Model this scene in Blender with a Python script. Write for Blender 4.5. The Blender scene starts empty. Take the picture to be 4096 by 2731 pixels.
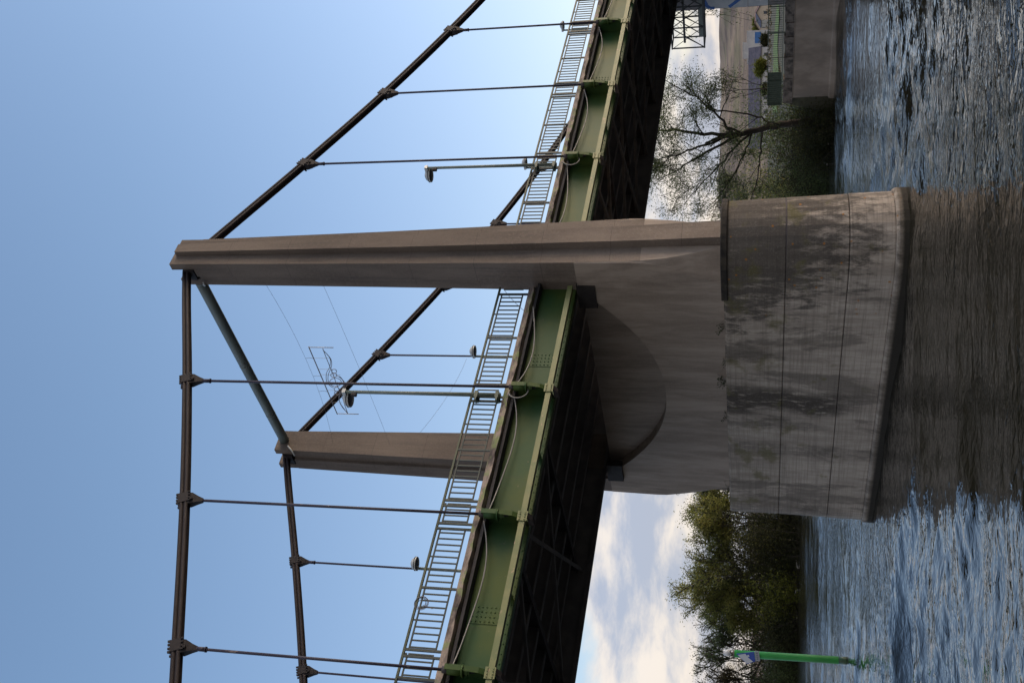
import bpy, math, random
import numpy as np
from mathutils import Vector, Matrix

R_ = math.radians
scene = bpy.context.scene
COL = scene.collection

# ------------------------------------------------------------------ camera
# the photograph was taken with the camera turned on its side
CAM = Vector((-28.01, -26.53, 4.67))
YAW, PITCH, ROLL, FPX = R_(42.05), R_(13.352), R_(0.538), 4241.66
fwd = Vector((math.sin(YAW)*math.cos(PITCH), math.cos(YAW)*math.cos(PITCH), math.sin(PITCH)))
rgt = Vector((math.cos(YAW), -math.sin(YAW), 0.0))
up = rgt.cross(fwd)
r2 = math.cos(ROLL)*rgt + math.sin(ROLL)*up
u2 = -math.sin(ROLL)*rgt + math.cos(ROLL)*up
cam = bpy.data.cameras.new('camera')
cam.sensor_fit = 'HORIZONTAL'
cam.sensor_width = 36.0
cam.lens = 36.0*FPX/4096.0
cam.clip_start = 0.1
cam.clip_end = 12000.0
camo = bpy.data.objects.new('camera', cam)
COL.objects.link(camo)
m = Matrix.Identity(4)
for i, v in enumerate((-u2, r2, -fwd)):
    for j in range(3):
        m[j][i] = v[j]
m.translation = CAM
camo.matrix_world = m
scene.camera = camo

# ------------------------------------------------------------------ sky, sun, exposure
SUN_AZ, SUN_EL = R_(122.0), R_(10.0)
SUN_STRENGTH, SUN_ANGLE = 0.62, R_(38.0)
SKY_STRENGTH = 0.11
EXPOSURE = 1.45
scene.view_settings.view_transform = 'Standard'
scene.view_settings.look = 'None'
scene.view_settings.gamma = 1.0
scene.view_settings.exposure = EXPOSURE

world = bpy.data.worlds.new("World")
scene.world = world
world.use_nodes = True


class NT:
    """small helper to write node graphs"""
    def __init__(self, tree):
        self.t = tree
        tree.nodes.clear()

    def n(self, kind, **kw):
        nd = self.t.nodes.new(kind)
        for k, v in kw.items():
            if k.startswith('i_'):
                key = k[2:]
                key = int(key) if key.isdigit() else key.replace('_', ' ')
                self.put(nd.inputs[key], v)
            else:
                setattr(nd, k, v)
        return nd

    def put(self, sock, v):
        if isinstance(v, bpy.types.NodeSocket):
            self.t.links.new(v, sock)
        else:
            sock.default_value = v

    def math(self, op, a, b=0.0, c=None, clamp=False):
        nd = self.t.nodes.new('ShaderNodeMath')
        nd.operation = op
        nd.use_clamp = clamp
        self.put(nd.inputs[0], a)
        self.put(nd.inputs[1], b)
        if c is not None:
            self.put(nd.inputs[2], c)
        return nd.outputs[0]

    def vmul(self, a, b):
        nd = self.t.nodes.new('ShaderNodeVectorMath')
        nd.operation = 'MULTIPLY'
        self.put(nd.inputs[0], a)
        self.put(nd.inputs[1], b)
        return nd.outputs[0]

    def vadd(self, a, b):
        nd = self.t.nodes.new('ShaderNodeVectorMath')
        nd.operation = 'ADD'
        self.put(nd.inputs[0], a)
        self.put(nd.inputs[1], b)
        return nd.outputs[0]

    def noise(self, vec, scale, detail=4.0, rough=0.55, dist=0.0):
        nd = self.n('ShaderNodeTexNoise')
        self.put(nd.inputs['Vector'], vec)
        nd.inputs['Scale'].default_value = scale
        nd.inputs['Detail'].default_value = detail
        nd.inputs['Roughness'].default_value = rough
        nd.inputs['Distortion'].default_value = dist
        return nd.outputs['Fac']

    def ramp(self, v, a, b, lo=0.0, hi=1.0, smooth=True):
        nd = self.n('ShaderNodeMapRange')
        nd.interpolation_type = 'SMOOTHSTEP' if smooth else 'LINEAR'
        self.put(nd.inputs['Value'], v)
        nd.inputs['From Min'].default_value = a
        nd.inputs['From Max'].default_value = b
        nd.inputs['To Min'].default_value = lo
        nd.inputs['To Max'].default_value = hi
        return nd.outputs['Result']

    def mix(self, fac, a, b, mode='MIX'):
        nd = self.n('ShaderNodeMix', data_type='RGBA', blend_type=mode)
        self.put(nd.inputs[0], fac)
        for sock, v in ((nd.inputs[6], a), (nd.inputs[7], b)):
            if isinstance(v, tuple) and len(v) == 3:
                v = v + (1.0,)
            self.put(sock, v)
        return nd.outputs[2]


def build_world():
    g = NT(world.node_tree)
    out = g.n('ShaderNodeOutputWorld')
    bg = g.n('ShaderNodeBackground')
    bg.inputs['Strength'].default_value = SKY_STRENGTH
    sky = g.n('ShaderNodeTexSky')
    sky.sky_type = 'NISHITA'
    sky.sun_disc = False
    sky.sun_elevation = SUN_EL
    sky.sun_rotation = SUN_AZ
    sky.air_density = 1.0
    sky.dust_density = 2.0
    sky.ozone_density = 1.4
    tc = g.n('ShaderNodeTexCoord')
    d = tc.outputs['Generated']
    sep = g.n('ShaderNodeSeparateXYZ')
    g.put(sep.inputs[0], d)
    z = sep.outputs[2]
    # banks of broken cloud low above the horizon
    pv = g.vmul(d, (6.0, 6.0, 15.0))
    warp = g.noise(pv, 1.3, 3.0, 0.5)
    wv = g.n('ShaderNodeCombineXYZ')
    g.put(wv.inputs[2], g.math('MULTIPLY', warp, 0.35))
    pv2 = g.vadd(pv, wv.outputs[0])
    n1 = g.noise(pv2, 1.15, 8.0, 0.55, 0.05)
    cover = g.ramp(z, 0.12, 0.20, 0.0, 0.5)
    lowh = g.ramp(z, -0.01, 0.06, 0.06, 0.0)
    mval = g.math('SUBTRACT', g.math('SUBTRACT', n1, cover), lowh)
    mask = g.ramp(mval, 0.24, 0.46)
    n2 = g.noise(g.vadd(pv2, (3.1, 1.7, 0.55)), 1.7, 8.0, 0.58, 0.05)
    lit = g.ramp(n2, 0.38, 0.64)
    warm = g.mix(lit, (1.5, 1.66, 2.1), (3.3, 2.95, 2.65))
    tinted = g.mix(1.0, sky.outputs[0], g.mix(g.ramp(z, 0.05, 0.55, smooth=False), (1.13, 1.05, 1.20), (0.97, 1.02, 1.12)), 'MULTIPLY')
    base = g.mix(g.math('MULTIPLY', mask, 0.88), tinted, warm)
    # unseen cloud added behind the boat to warm the concrete facing it
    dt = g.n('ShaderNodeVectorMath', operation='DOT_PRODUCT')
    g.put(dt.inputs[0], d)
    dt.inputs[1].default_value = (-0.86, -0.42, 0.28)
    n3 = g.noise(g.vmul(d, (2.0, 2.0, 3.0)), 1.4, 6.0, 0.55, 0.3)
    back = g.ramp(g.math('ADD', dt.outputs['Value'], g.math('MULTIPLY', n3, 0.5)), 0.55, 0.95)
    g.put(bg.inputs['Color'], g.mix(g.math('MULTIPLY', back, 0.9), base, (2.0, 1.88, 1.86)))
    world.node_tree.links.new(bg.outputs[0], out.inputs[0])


build_world()

sun = bpy.data.lights.new('sun', 'SUN')
sun.energy = SUN_STRENGTH
sun.angle = SUN_ANGLE
sun.color = (1.0, 0.84, 0.68)
suno = bpy.data.objects.new('sun', sun)
COL.objects.link(suno)
sd = Vector((math.sin(SUN_AZ)*math.cos(SUN_EL), math.cos(SUN_AZ)*math.cos(SUN_EL), math.sin(SUN_EL)))
suno.rotation_euler = sd.to_track_quat('Z', 'Y').to_euler()
suno.location = (60, -40, 60)


# ------------------------------------------------------------------ mesh helpers
class MB:
    def __init__(self):
        self.v = []
        self.f = []
        self.s = []

    def face(self, idx, smooth=False):
        self.f.append(tuple(idx))
        self.s.append(smooth)

    def poly(self, pts, smooth=False):
        b = len(self.v)
        self.v += [tuple(p) for p in pts]
        self.face(range(b, b+len(pts)), smooth)

    def box(self, x0, x1, y0, y1, z0, z1):
        b = len(self.v)
        self.v += [(x0, y0, z0), (x1, y0, z0), (x1, y1, z0), (x0, y1, z0),
                   (x0, y0, z1), (x1, y0, z1), (x1, y1, z1), (x0, y1, z1)]
        for q in ((0, 3, 2, 1), (4, 5, 6, 7), (0, 1, 5, 4), (1, 2, 6, 5), (2, 3, 7, 6), (3, 0, 4, 7)):
            self.face([b+i for i in q])

    def hexa(self, pts):
        """8 points, bottom ring then top ring, counter clockwise"""
        b = len(self.v)
        self.v += [tuple(p) for p in pts]
        for q in ((0, 3, 2, 1), (4, 5, 6, 7), (0, 1, 5, 4), (1, 2, 6, 5), (2, 3, 7, 6), (3, 0, 4, 7)):
            self.face([b+i for i in q])

    def beam(self, p0, p1, w, h, upv=(0, 0, 1)):
        p0, p1 = Vector(p0), Vector(p1)
        d = (p1-p0).normalized()
        u = Vector(upv)
        s = d.cross(u)
        if s.length < 1e-4:
            s = d.cross(Vector((1, 0, 0)))
        s.normalize()
        t = s.cross(d).normalized()
        a, b2 = s*(w/2), t*(h/2)
        self.hexa([p0-a-b2, p1-a-b2, p1+a-b2, p0+a-b2, p0-a+b2, p1-a+b2, p1+a+b2, p0+a+b2])

    def tube(self, pts, r, n=8, caps=True, smooth=True):
        pts = [Vector(p) for p in pts]
        rs = r if isinstance(r, (list, tuple)) else [r]*len(pts)
        rings = []
        prev = None
        for i, p in enumerate(pts):
            a = pts[max(i-1, 0)]
            b = pts[min(i+1, len(pts)-1)]
            d = (b-a)
            d = d.normalized() if d.length > 1e-9 else Vector((0, 0, 1))
            if prev is None:
                s = d.cross(Vector((0, 0, 1)))
                if s.length < 1e-3:
                    s = d.cross(Vector((0, 1, 0)))
            else:
                s = prev - d*prev.dot(d)
            s.normalize()
            prev = s
            t = d.cross(s)
            base = len(self.v)
            for k in range(n):
                an = 2*math.pi*k/n
                q = p + s*(rs[i]*math.cos(an)) + t*(rs[i]*math.sin(an))
                self.v.append(tuple(q))
            rings.append(base)
        for a, b in zip(rings, rings[1:]):
            for k in range(n):
                k2 = (k+1) % n
                self.face((a+k, a+k2, b+k2, b+k), smooth)
        if caps:
            self.face([rings[0]+k for k in reversed(range(n))])
            self.face([rings[-1]+k for k in range(n)])

    def loft(self, rings, closed=True, caps=True, smooth=False):
        n = len(rings[0])
        bs = []
        for rg in rings:
            bs.append(len(self.v))
            self.v += [tuple(p) for p in rg]
        for a, b in zip(bs, bs[1:]):
            for k in range(n if closed else n-1):
                k2 = (k+1) % n
                self.face((a+k, a+k2, b+k2, b+k), smooth)
        if caps and closed:
            self.face([bs[0]+k for k in reversed(range(n))])
            self.face([bs[-1]+k for k in range(n)])

    def lathe(self, prof, c, n=24, axis=None):
        """prof: list of (radius, height) along +z (or axis)"""
        c = Vector(c)
        ax = Vector(axis or (0, 0, 1)).normalized()
        s = ax.orthogonal().normalized()
        t = ax.cross(s)
        rings = []
        for r, h in prof:
            r = max(r, 1e-4)
            rings.append([c+ax*h+s*(r*math.cos(2*math.pi*k/n))+t*(r*math.sin(2*math.pi*k/n)) for k in range(n)])
        self.loft(rings, smooth=True)

    def build(self, name, mat, parent=None):
        me = bpy.data.meshes.new(name)
        me.from_pydata(self.v, [], self.f)
        me.polygons.foreach_set('use_smooth', self.s)
        me.update()
        if mat is not None:
            me.materials.append(mat)
        o = bpy.data.objects.new(name, me)
        COL.objects.link(o)
        if parent is not None:
            o.parent = parent
            o.matrix_parent_inverse = Matrix.Translation(-Vector(parent.location))
        return o


def tag(o, label, cat, group=None, kind=None):
    o['label'] = label
    o['category'] = cat
    if group:
        o['group'] = group
    if kind:
        o['kind'] = kind
    return o


def thing(name, loc, label, cat, group=None):
    o = bpy.data.objects.new(name, None)
    COL.objects.link(o)
    o.location = loc
    o.empty_display_size = 0.3
    return tag(o, label, cat, group)


def structure(o, name=None):
    o['kind'] = 'structure'
    return o


def lerp_tab(tab, z):
    tab = sorted(tab)
    if z <= tab[0][0]:
        return tab[0][1]
    for (a, va), (b, vb) in zip(tab, tab[1:]):
        if z <= b:
            return va+(vb-va)*(z-a)/(b-a)
    return tab[-1][1]


# ------------------------------------------------------------------ materials
def mat(name):
    mt = bpy.data.materials.new(name)
    mt.use_nodes = True
    g = NT(mt.node_tree)
    out = g.n('ShaderNodeOutputMaterial')
    b = g.n('ShaderNodeBsdfPrincipled')
    mt.node_tree.links.new(b.outputs[0], out.inputs[0])
    pos = g.n('ShaderNodeNewGeometry').outputs['Position']
    return mt, g, b, pos


def bump(g, b, h, strength=0.3, dist=0.02):
    bn = g.n('ShaderNodeBump')
    bn.inputs['Strength'].default_value = strength
    bn.inputs['Distance'].default_value = dist
    g.put(bn.inputs['Height'], h)
    g.put(b.inputs['Normal'], bn.outputs[0])


def simple(name, c1, c2, scale=6.0, rough=0.6, metal=0.0, sv=(1, 1, 1), bmp=0.0):
    mt, g, b, pos = mat(name)
    p = g.vmul(pos, sv)
    f = g.ramp(g.noise(p, scale, 5.0, 0.6), 0.35, 0.65)
    g.put(b.inputs['Base Color'], g.mix(f, c1, c2))
    b.inputs['Roughness'].default_value = rough
    b.inputs['Metallic'].default_value = metal
    if bmp:
        bump(g, b, g.noise(p, scale*4, 4.0), bmp, 0.02)
    return mt


def worn_metal(name, c1, c2, wear, wear_amt=0.62, scale=9.0, rough=0.55, sv=(1, 1, 1)):
    """painted steel with chipped patches showing another colour"""
    mt, g, b, pos = mat(name)
    p = g.vmul(pos, sv)
    f = g.ramp(g.noise(p, scale*0.4, 4.0), 0.35, 0.65)
    w = g.ramp(g.noise(p, scale, 6.0, 0.65), wear_amt, wear_amt+0.05)
    g.put(b.inputs['Base Color'], g.mix(w, g.mix(f, c1, c2), wear))
    b.inputs['Roughness'].default_value = rough
    b.inputs['Specular IOR Level'].default_value = 0.35
    bump(g, b, g.noise(p, scale*3, 4.0), 0.2, 0.006)
    return mt


def concrete_tower():
    mt, g, b, pos = mat('tower_concrete')
    fine = g.noise(pos, 9.0, 8.0, 0.75)
    grain = g.noise(pos, 34.0, 4.0, 0.7)
    big = g.noise(g.vmul(pos, (0.8, 0.8, 0.22)), 0.9, 5.0, 0.6)
    streak = g.noise(g.vmul(pos, (2.6, 2.6, 0.10)), 1.6, 5.0, 0.65)
    c = g.mix(g.ramp(big, 0.32, 0.68), (0.150, 0.124, 0.104), (0.255, 0.213, 0.178))
    c = g.mix(g.math('MULTIPLY', g.ramp(streak, 0.52, 0.72), 0.6), c, (0.085, 0.078, 0.075))
    c = g.mix(g.math('MULTIPLY', g.ramp(fine, 0.45, 0.75), 0.6), c, (0.29, 0.245, 0.208))
    c = g.mix(g.math('MULTIPLY', g.ramp(grain, 0.50, 0.68), 0.6), c, (0.085, 0.072, 0.064))
    sp = g.n('ShaderNodeSeparateXYZ')
    g.put(sp.inputs[0], pos)
    # darker tone over the upper half of the towers
    top = g.ramp(g.math('ADD', sp.outputs[2], g.math('MULTIPLY', big, 5.0)), 11.0, 19.0, 0.0, 0.42)
    c = g.mix(top, c, (0.075, 0.064, 0.058))
    # pour joints, one every two and a half metres
    zf = g.math('FRACT', g.math('MULTIPLY', g.math('ADD', sp.outputs[2], g.math('MULTIPLY', fine, 0.05)), 0.4))
    jl = g.math('LESS_THAN', zf, 0.008)
    c = g.mix(g.math('MULTIPLY', jl, 0.55), c, (0.07, 0.06, 0.055))
    g.put(b.inputs['Base Color'], c)
    b.inputs['Roughness'].default_value = 0.92
    b.inputs['Specular IOR Level'].default_value = 0.2
    bump(g, b, g.math('ADD', fine, grain), 0.45, 0.02)
    return mt


def concrete_pier():
    """board marked pier concrete: vertical runs, black lichen, orange spots"""
    mt, g, b, pos = mat('pier_concrete')
    sp = g.n('ShaderNodeSeparateXYZ')
    g.put(sp.inputs[0], pos)
    y, z = sp.outputs[1], sp.outputs[2]
    runs = g.noise(g.vmul(pos, (1.6, 1.6, 0.22)), 1.2, 10.0, 0.72)
    thin = g.noise(g.vmul(pos, (4.0, 12.0, 0.6)), 1.5, 8.0, 0.74)
    boards = g.noise(g.vmul(pos, (0.35, 0.35, 17.0)), 1.0, 5.0, 0.72)
    fine = g.noise(pos, 14.0, 8.0, 0.75)
    c = g.mix(g.ramp(runs, 0.35, 0.65), (0.31, 0.268, 0.224), (0.50, 0.44, 0.372))
    c = g.mix(g.math('MULTIPLY', g.ramp(boards, 0.46, 0.62), 0.5), c, (0.22, 0.185, 0.155))
    c = g.mix(g.math('MULTIPLY', g.ramp(thin, 0.52, 0.70), 0.35), c, (0.13, 0.11, 0.092))
    # blotches of run-off under the ledges
    blot = g.noise(g.vmul(pos, (0.4, 0.55, 0.16)), 1.0, 10.0, 0.70, 0.4)
    c = g.mix(g.math('MULTIPLY', g.ramp(blot, 0.53, 0.60), 0.6), c, (0.115, 0.10, 0.085))
    # black lichen over the upstream nose
    lich = g.noise(g.vmul(pos, (2.4, 2.4, 0.8)), 1.4, 10.0, 0.74, 0.3)
    nose = g.ramp(y, -1.2, 5.5, 0.15, -0.30, False)
    nz = g.ramp(z, 0.3, 5.0, -0.20, 0.05, False)
    lm = g.ramp(g.math('ADD', g.math('ADD', lich, nose), nz), 0.42, 0.62)
    c = g.mix(g.math('MULTIPLY', lm, 0.82), c, (0.052, 0.047, 0.042))
    # named run-off stains down the long face
    yw = g.math('ADD', y, g.math('MULTIPLY', g.noise(g.vmul(pos, (1.0, 0.5, 0.5)), 1.2, 4.0, 0.6), 1.4))
    for yc, half, zlo, amt in ((6.75, 0.85, 0.8, 0.92), (8.2, 0.28, 1.6, 0.5), (9.9, 0.35, 1.2, 0.45), (14.2, 0.9, 0.6, 0.5), (4.1, 0.3, 3.0, 0.35)):
        dd = g.math('ABSOLUTE', g.math('SUBTRACT', yw, yc))
        mk = g.math('MULTIPLY', g.ramp(dd, half*0.45, half*1.2, 1.0, 0.0), g.ramp(z, zlo-0.4, zlo+1.6))
        mk = g.math('MULTIPLY', mk, g.ramp(g.noise(g.vmul(pos, (2.0, 4.0, 1.2)), 1.6, 7.0, 0.7), 0.30, 0.50))
        c = g.mix(g.math('MULTIPLY', mk, amt), c, (0.062, 0.053, 0.045))
    moss = g.ramp(g.math('ADD', g.noise(pos, 1.1, 6.0, 0.6), g.ramp(z, 0.4, 5.0, -0.08, 0.04)), 0.56, 0.70)
    c = g.mix(g.math('MULTIPLY', moss, 0.6), c, (0.13, 0.12, 0.045))
    spots = g.n('ShaderNodeTexVoronoi')
    g.put(spots.inputs['Vector'], pos)
    spots.inputs['Scale'].default_value = 2.1
    sm = g.ramp(g.math('ADD', spots.outputs['Distance'], g.math('MULTIPLY', fine, 0.10)), 0.12, 0.16, 1.0, 0.0)
    sm = g.math('MULTIPLY', sm, g.ramp(y, -0.2, 2.6, 1.0, 0.0))
    c = g.mix(g.math('MULTIPLY', sm, 0.85), c, (0.34, 0.15, 0.035))
    # damp brown zone near the water
    damp = g.ramp(g.math('ADD', z, g.math('MULTIPLY', runs, 0.5)), 0.55, 0.85, 1.0, 0.0)
    c = g.mix(g.math('MULTIPLY', damp, 0.75), c, (0.075, 0.062, 0.046))
    c = g.mix(g.math('MULTIPLY', g.ramp(fine, 0.5, 0.75), 0.35), c, (0.36, 0.33, 0.30))
    wet = g.ramp(g.math('ADD', z, g.math('MULTIPLY', fine, 0.10)), 0.30, 0.42, 1.0, 0.0)
    c = g.mix(g.math('MULTIPLY', wet, 0.9), c, (0.022, 0.020, 0.016))
    g.put(b.inputs['Base Color'], c)
    b.inputs['Roughness'].default_value = 0.9
    b.inputs['Specular IOR Level'].default_value = 0.2
    bump(g, b, g.math('ADD', g.math('ADD', fine, g.math('MULTIPLY', boards, 0.7)), lich), 0.4, 0.03)
    return mt


def girder_paint():
    mt, g, b, pos = mat('green_paint')
    big = g.noise(g.vmul(pos, (0.6, 0.6, 0.8)), 0.8, 4.0, 0.55)
    c = g.mix(g.ramp(big, 0.35, 0.65), (0.027, 0.072, 0.025), (0.060, 0.089, 0.020))
    dirt = g.noise(g.vmul(pos, (1.0, 1.0, 0.5)), 3.2, 7.0, 0.65)
    c = g.mix(g.math('MULTIPLY', g.ramp(dirt, 0.55, 0.78), 0.45), c, (0.05, 0.075, 0.045))
    runs = g.noise(g.vmul(pos, (2.5, 2.5, 0.25)), 2.0, 6.0, 0.65)
    c = g.mix(g.math('MULTIPLY', g.ramp(runs, 0.55, 0.72), 0.4), c, (0.045, 0.06, 0.032))
    rust = g.noise(pos, 2.4, 8.0, 0.70)
    c = g.mix(g.math('MULTIPLY', g.ramp(rust, 0.66, 0.72), 0.7), c, (0.22, 0.17, 0.10))
    g.put(b.inputs['Base Color'], c)
    b.inputs['Roughness'].default_value = 0.5
    b.inputs['Specular IOR Level'].default_value = 0.18
    bump(g, b, g.noise(pos, 1.3, 3.0), 0.15, 0.03)
    return mt


def band_paint():
    mt, g, b, pos = mat('flange_paint')
    big = g.noise(pos, 1.6, 4.0, 0.55)
    c = g.mix(g.ramp(big, 0.35, 0.65), (0.12, 0.15, 0.05), (0.175, 0.185, 0.068))
    rust = g.noise(g.vmul(pos, (1.0, 1.0, 2.0)), 2.6, 8.0, 0.68)
    c = g.mix(g.math('MULTIPLY', g.ramp(rust, 0.60, 0.66), 0.85), c, (0.36, 0.25, 0.16))
    rr = g.noise(pos, 7.0, 6.0, 0.7)
    c = g.mix(g.math('MULTIPLY', g.ramp(rr, 0.64, 0.70), 0.9), c, (0.09, 0.05, 0.03))
    g.put(b.inputs['Base Color'], c)
    b.inputs['Roughness'].default_value = 0.55
    return mt


def edge_beam_mat():
    mt, g, b, pos = mat('weathered_edge')
    f = g.noise(g.vmul(pos, (0.6, 1.0, 1.6)), 1.8, 8.0, 0.66)
    c = g.mix(g.ramp(f, 0.34, 0.62), (0.06, 0.05, 0.048), (0.32, 0.26, 0.22))
    ms = g.noise(g.vmul(pos, (0.8, 1.0, 1.0)), 2.4, 7.0, 0.66)
    c = g.mix(g.math('MULTIPLY', g.ramp(ms, 0.50, 0.60), 0.75), c, (0.19, 0.24, 0.09))
    g.put(b.inputs['Base Color'], c)
    b.inputs['Roughness'].default_value = 0.9
    bump(g, b, f, 0.7, 0.06)
    return mt


def water_mat():
    mt, g, b, pos = mat('river_water')
    # ripples run across the line of sight
    rp = g.n('ShaderNodeMapping')
    rp.inputs['Rotation'].default_value = (0, 0, YAW)
    g.put(rp.inputs['Vector'], pos)
    rv = rp.outputs[0]
    w1 = g.noise(g.vmul(rv, (0.85, 1.3, 1.0)), 1.0, 2.0, 0.5, 0.7)
    w2 = g.noise(g.vmul(rv, (1.7, 2.6, 1.0)), 1.6, 2.0, 0.5, 0.6)
    patch = g.ramp(g.noise(g.vmul(rv, (0.16, 0.05, 1.0)), 1.0, 3.0, 0.6, 0.4), 0.35, 0.65, 0.45, 1.1)
    h = g.math('ADD', g.math('MULTIPLY', w1, 1.0), g.math('MULTIPLY', w2, 0.5))
    bump(g, b, g.math('MULTIPLY', h, patch), 1.0, 0.105)
    b.inputs['Base Color'].default_value = (0.018, 0.017, 0.011, 1)
    b.inputs['Roughness'].default_value = 0.07
    b.inputs['IOR'].default_value = 1.5
    b.inputs['Specular IOR Level'].default_value = 0.5
    return mt


def leaf_mat(name, c1, c2, c3, trans=0.35, scale=0.5):
    mt = bpy.data.materials.new(name)
    mt.use_nodes = True
    g = NT(mt.node_tree)
    out = g.n('ShaderNodeOutputMaterial')
    geo = g.n('ShaderNodeNewGeometry')
    pos = geo.outputs['Position']
    f = g.ramp(g.noise(pos, scale, 4.0, 0.6), 0.35, 0.65)
    f2 = g.ramp(g.noise(pos, scale*9, 3.0, 0.6), 0.45, 0.7)
    c = g.mix(f2, g.mix(f, c1, c2), c3)
    df = g.n('ShaderNodeBsdfPrincipled')
    g.put(df.inputs['Base Color'], c)
    df.inputs['Roughness'].default_value = 0.7
    df.inputs['Specular IOR Level'].default_value = 0.2
    tr = g.n('ShaderNodeBsdfTranslucent')
    g.put(tr.inputs['Color'], c)
    mx = g.n('ShaderNodeMixShader')
    mx.inputs[0].default_value = trans
    mt.node_tree.links.new(df.outputs[0], mx.inputs[1])
    mt.node_tree.links.new(tr.outputs[0], mx.inputs[2])
    mt.node_tree.links.new(mx.outputs[0], out.inputs[0])
    return mt


M = {}
M['tower'] = concrete_tower()
M['pier'] = concrete_pier()
M['green'] = girder_paint()
M['band'] = band_paint()
M['edge'] = edge_beam_mat()
M['water'] = water_mat()
M['cable'] = worn_metal('cable_steel', (0.015, 0.011, 0.013), (0.026, 0.019, 0.019), (0.10, 0.075, 0.05), 0.72, 7.0, 0.7, (0.25, 1, 1))
M['clamp'] = worn_metal('clamp_steel', (0.012, 0.010, 0.012), (0.022, 0.018, 0.019), (0.07, 0.055, 0.045), 0.72, 12.0, 0.75)
M['rod'] = worn_metal('hanger_paint', (0.028, 0.026, 0.045), (0.045, 0.040, 0.058), (0.17, 0.14, 0.13), 0.62, 5.0, 0.6, (1, 1, 0.35))
M['railtop'] = worn_metal('rail_green', (0.055, 0.070, 0.045), (0.085, 0.095, 0.055), (0.035, 0.04, 0.035), 0.66, 5.0, 0.6)
M['rail'] = worn_metal('rail_bar_green', (0.036, 0.048, 0.046), (0.055, 0.066, 0.055), (0.025, 0.025, 0.03), 0.66, 8.0, 0.6)
M['dark_steel'] = worn_metal('dark_steel', (0.05, 0.047, 0.05), (0.08, 0.07, 0.072), (0.10, 0.075, 0.06), 0.68, 6.0, 0.85)
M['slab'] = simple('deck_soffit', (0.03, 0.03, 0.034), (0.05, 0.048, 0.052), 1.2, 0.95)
M['brown_steel'] = worn_metal('brown_steel', (0.13, 0.125, 0.125), (0.18, 0.17, 0.165), (0.08, 0.065, 0.055), 0.66, 3.0, 0.8)
M['bearing'] = simple('bearing_dark', (0.02, 0.018, 0.018), (0.035, 0.03, 0.028), 3.0, 0.9)
M['tube'] = worn_metal('tube_paint', (0.115, 0.15, 0.15), (0.15, 0.185, 0.18), (0.085, 0.085, 0.08), 0.62, 2.2, 0.5)
M['lamp_post'] = worn_metal('lamp_post_paint', (0.13, 0.165, 0.145), (0.17, 0.20, 0.175), (0.08, 0.09, 0.085), 0.68, 6.0, 0.5)
M['lamp_shell'] = simple('lamp_shell', (0.40, 0.43, 0.43), (0.50, 0.52, 0.51), 5.0, 0.4)
M['lamp_glass'] = simple('lamp_glass', (0.035, 0.038, 0.045), (0.05, 0.052, 0.06), 5.0, 0.25)
M['white'] = simple('white_paint', (0.62, 0.64, 0.66), (0.72, 0.73, 0.74), 4.0, 0.5)
M['conduit'] = simple('grey_conduit', (0.20, 0.20, 0.19), (0.28, 0.27, 0.26), 3.0, 0.5)
M['wire'] = simple('wire_dark', (0.10, 0.10, 0.12), (0.14, 0.13, 0.14), 3.0, 0.5)
M['ornament'] = simple('ornament_tube', (0.12, 0.11, 0.13), (0.22, 0.20, 0.20), 5.0, 0.5)
M['bar_pale'] = simple('pale_bar', (0.36, 0.31, 0.25), (0.44, 0.39, 0.32), 5.0, 0.5)
M['pile'] = worn_metal('pile_green', (0.018, 0.21, 0.035), (0.028, 0.27, 0.05), (0.04, 0.16, 0.06), 0.60, 3.0, 0.5, (1, 1, 0.4))
M['slime'] = simple('pile_slime', (0.012, 0.045, 0.016), (0.02, 0.075, 0.022), 5.0, 0.35)
M['blue'] = simple('sign_blue', (0.035, 0.085, 0.42), (0.04, 0.10, 0.47), 3.0, 0.4)
M['sign_white'] = simple('sign_white', (0.62, 0.68, 0.74), (0.70, 0.74, 0.78), 3.0, 0.4)
M['plate'] = simple('plate_grey', (0.30, 0.33, 0.36), (0.37, 0.39, 0.42), 14.0, 0.5)
M['ink'] = simple('sign_lettering', (0.13, 0.15, 0.19), (0.18, 0.20, 0.24), 14.0, 0.5)
M['quay'] = simple('quay_concrete', (0.21, 0.175, 0.145), (0.32, 0.27, 0.225), 0.8, 0.9, sv=(1, 1, 0.5), bmp=0.3)
M['rubble'] = simple('coping_stone', (0.05, 0.045, 0.042), (0.19, 0.165, 0.145), 2.2, 0.95, bmp=0.6)
M['grey_wall'] = simple('abutment_concrete', (0.20, 0.19, 0.20), (0.29, 0.275, 0.28), 1.3, 0.9, bmp=0.2)
M['fence'] = simple('fence_green', (0.05, 0.075, 0.055), (0.07, 0.095, 0.068), 4.0, 0.6)
M['galv'] = worn_metal('gantry_steel', (0.045, 0.05, 0.055), (0.08, 0.09, 0.09), (0.05, 0.04, 0.035), 0.64, 5.0, 0.55)
M['galv_pale'] = simple('gantry_panel', (0.17, 0.20, 0.19), (0.22, 0.25, 0.235), 3.0, 0.6)
M['bark'] = simple('bark', (0.026, 0.021, 0.018), (0.052, 0.042, 0.034), 3.0, 0.9, sv=(1, 1, 0.3), bmp=0.4)
M['leaf_willow'] = leaf_mat('willow_leaf', (0.10, 0.135, 0.05), (0.16, 0.19, 0.075), (0.075, 0.10, 0.045), 0.6)
M['leaf_olive'] = leaf_mat('olive_leaf', (0.21, 0.22, 0.06), (0.34, 0.32, 0.095), (0.14, 0.155, 0.05), 0.65, 0.35)
M['leaf_dark'] = leaf_mat('dark_leaf', (0.036, 0.042, 0.018), (0.068, 0.068, 0.027), (0.026, 0.028, 0.014), 0.4, 0.3)
M['leaf_bright'] = leaf_mat('bright_leaf', (0.12, 0.14, 0.02), (0.16, 0.16, 0.03), (0.08, 0.10, 0.02), 0.35, 0.5)
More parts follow.
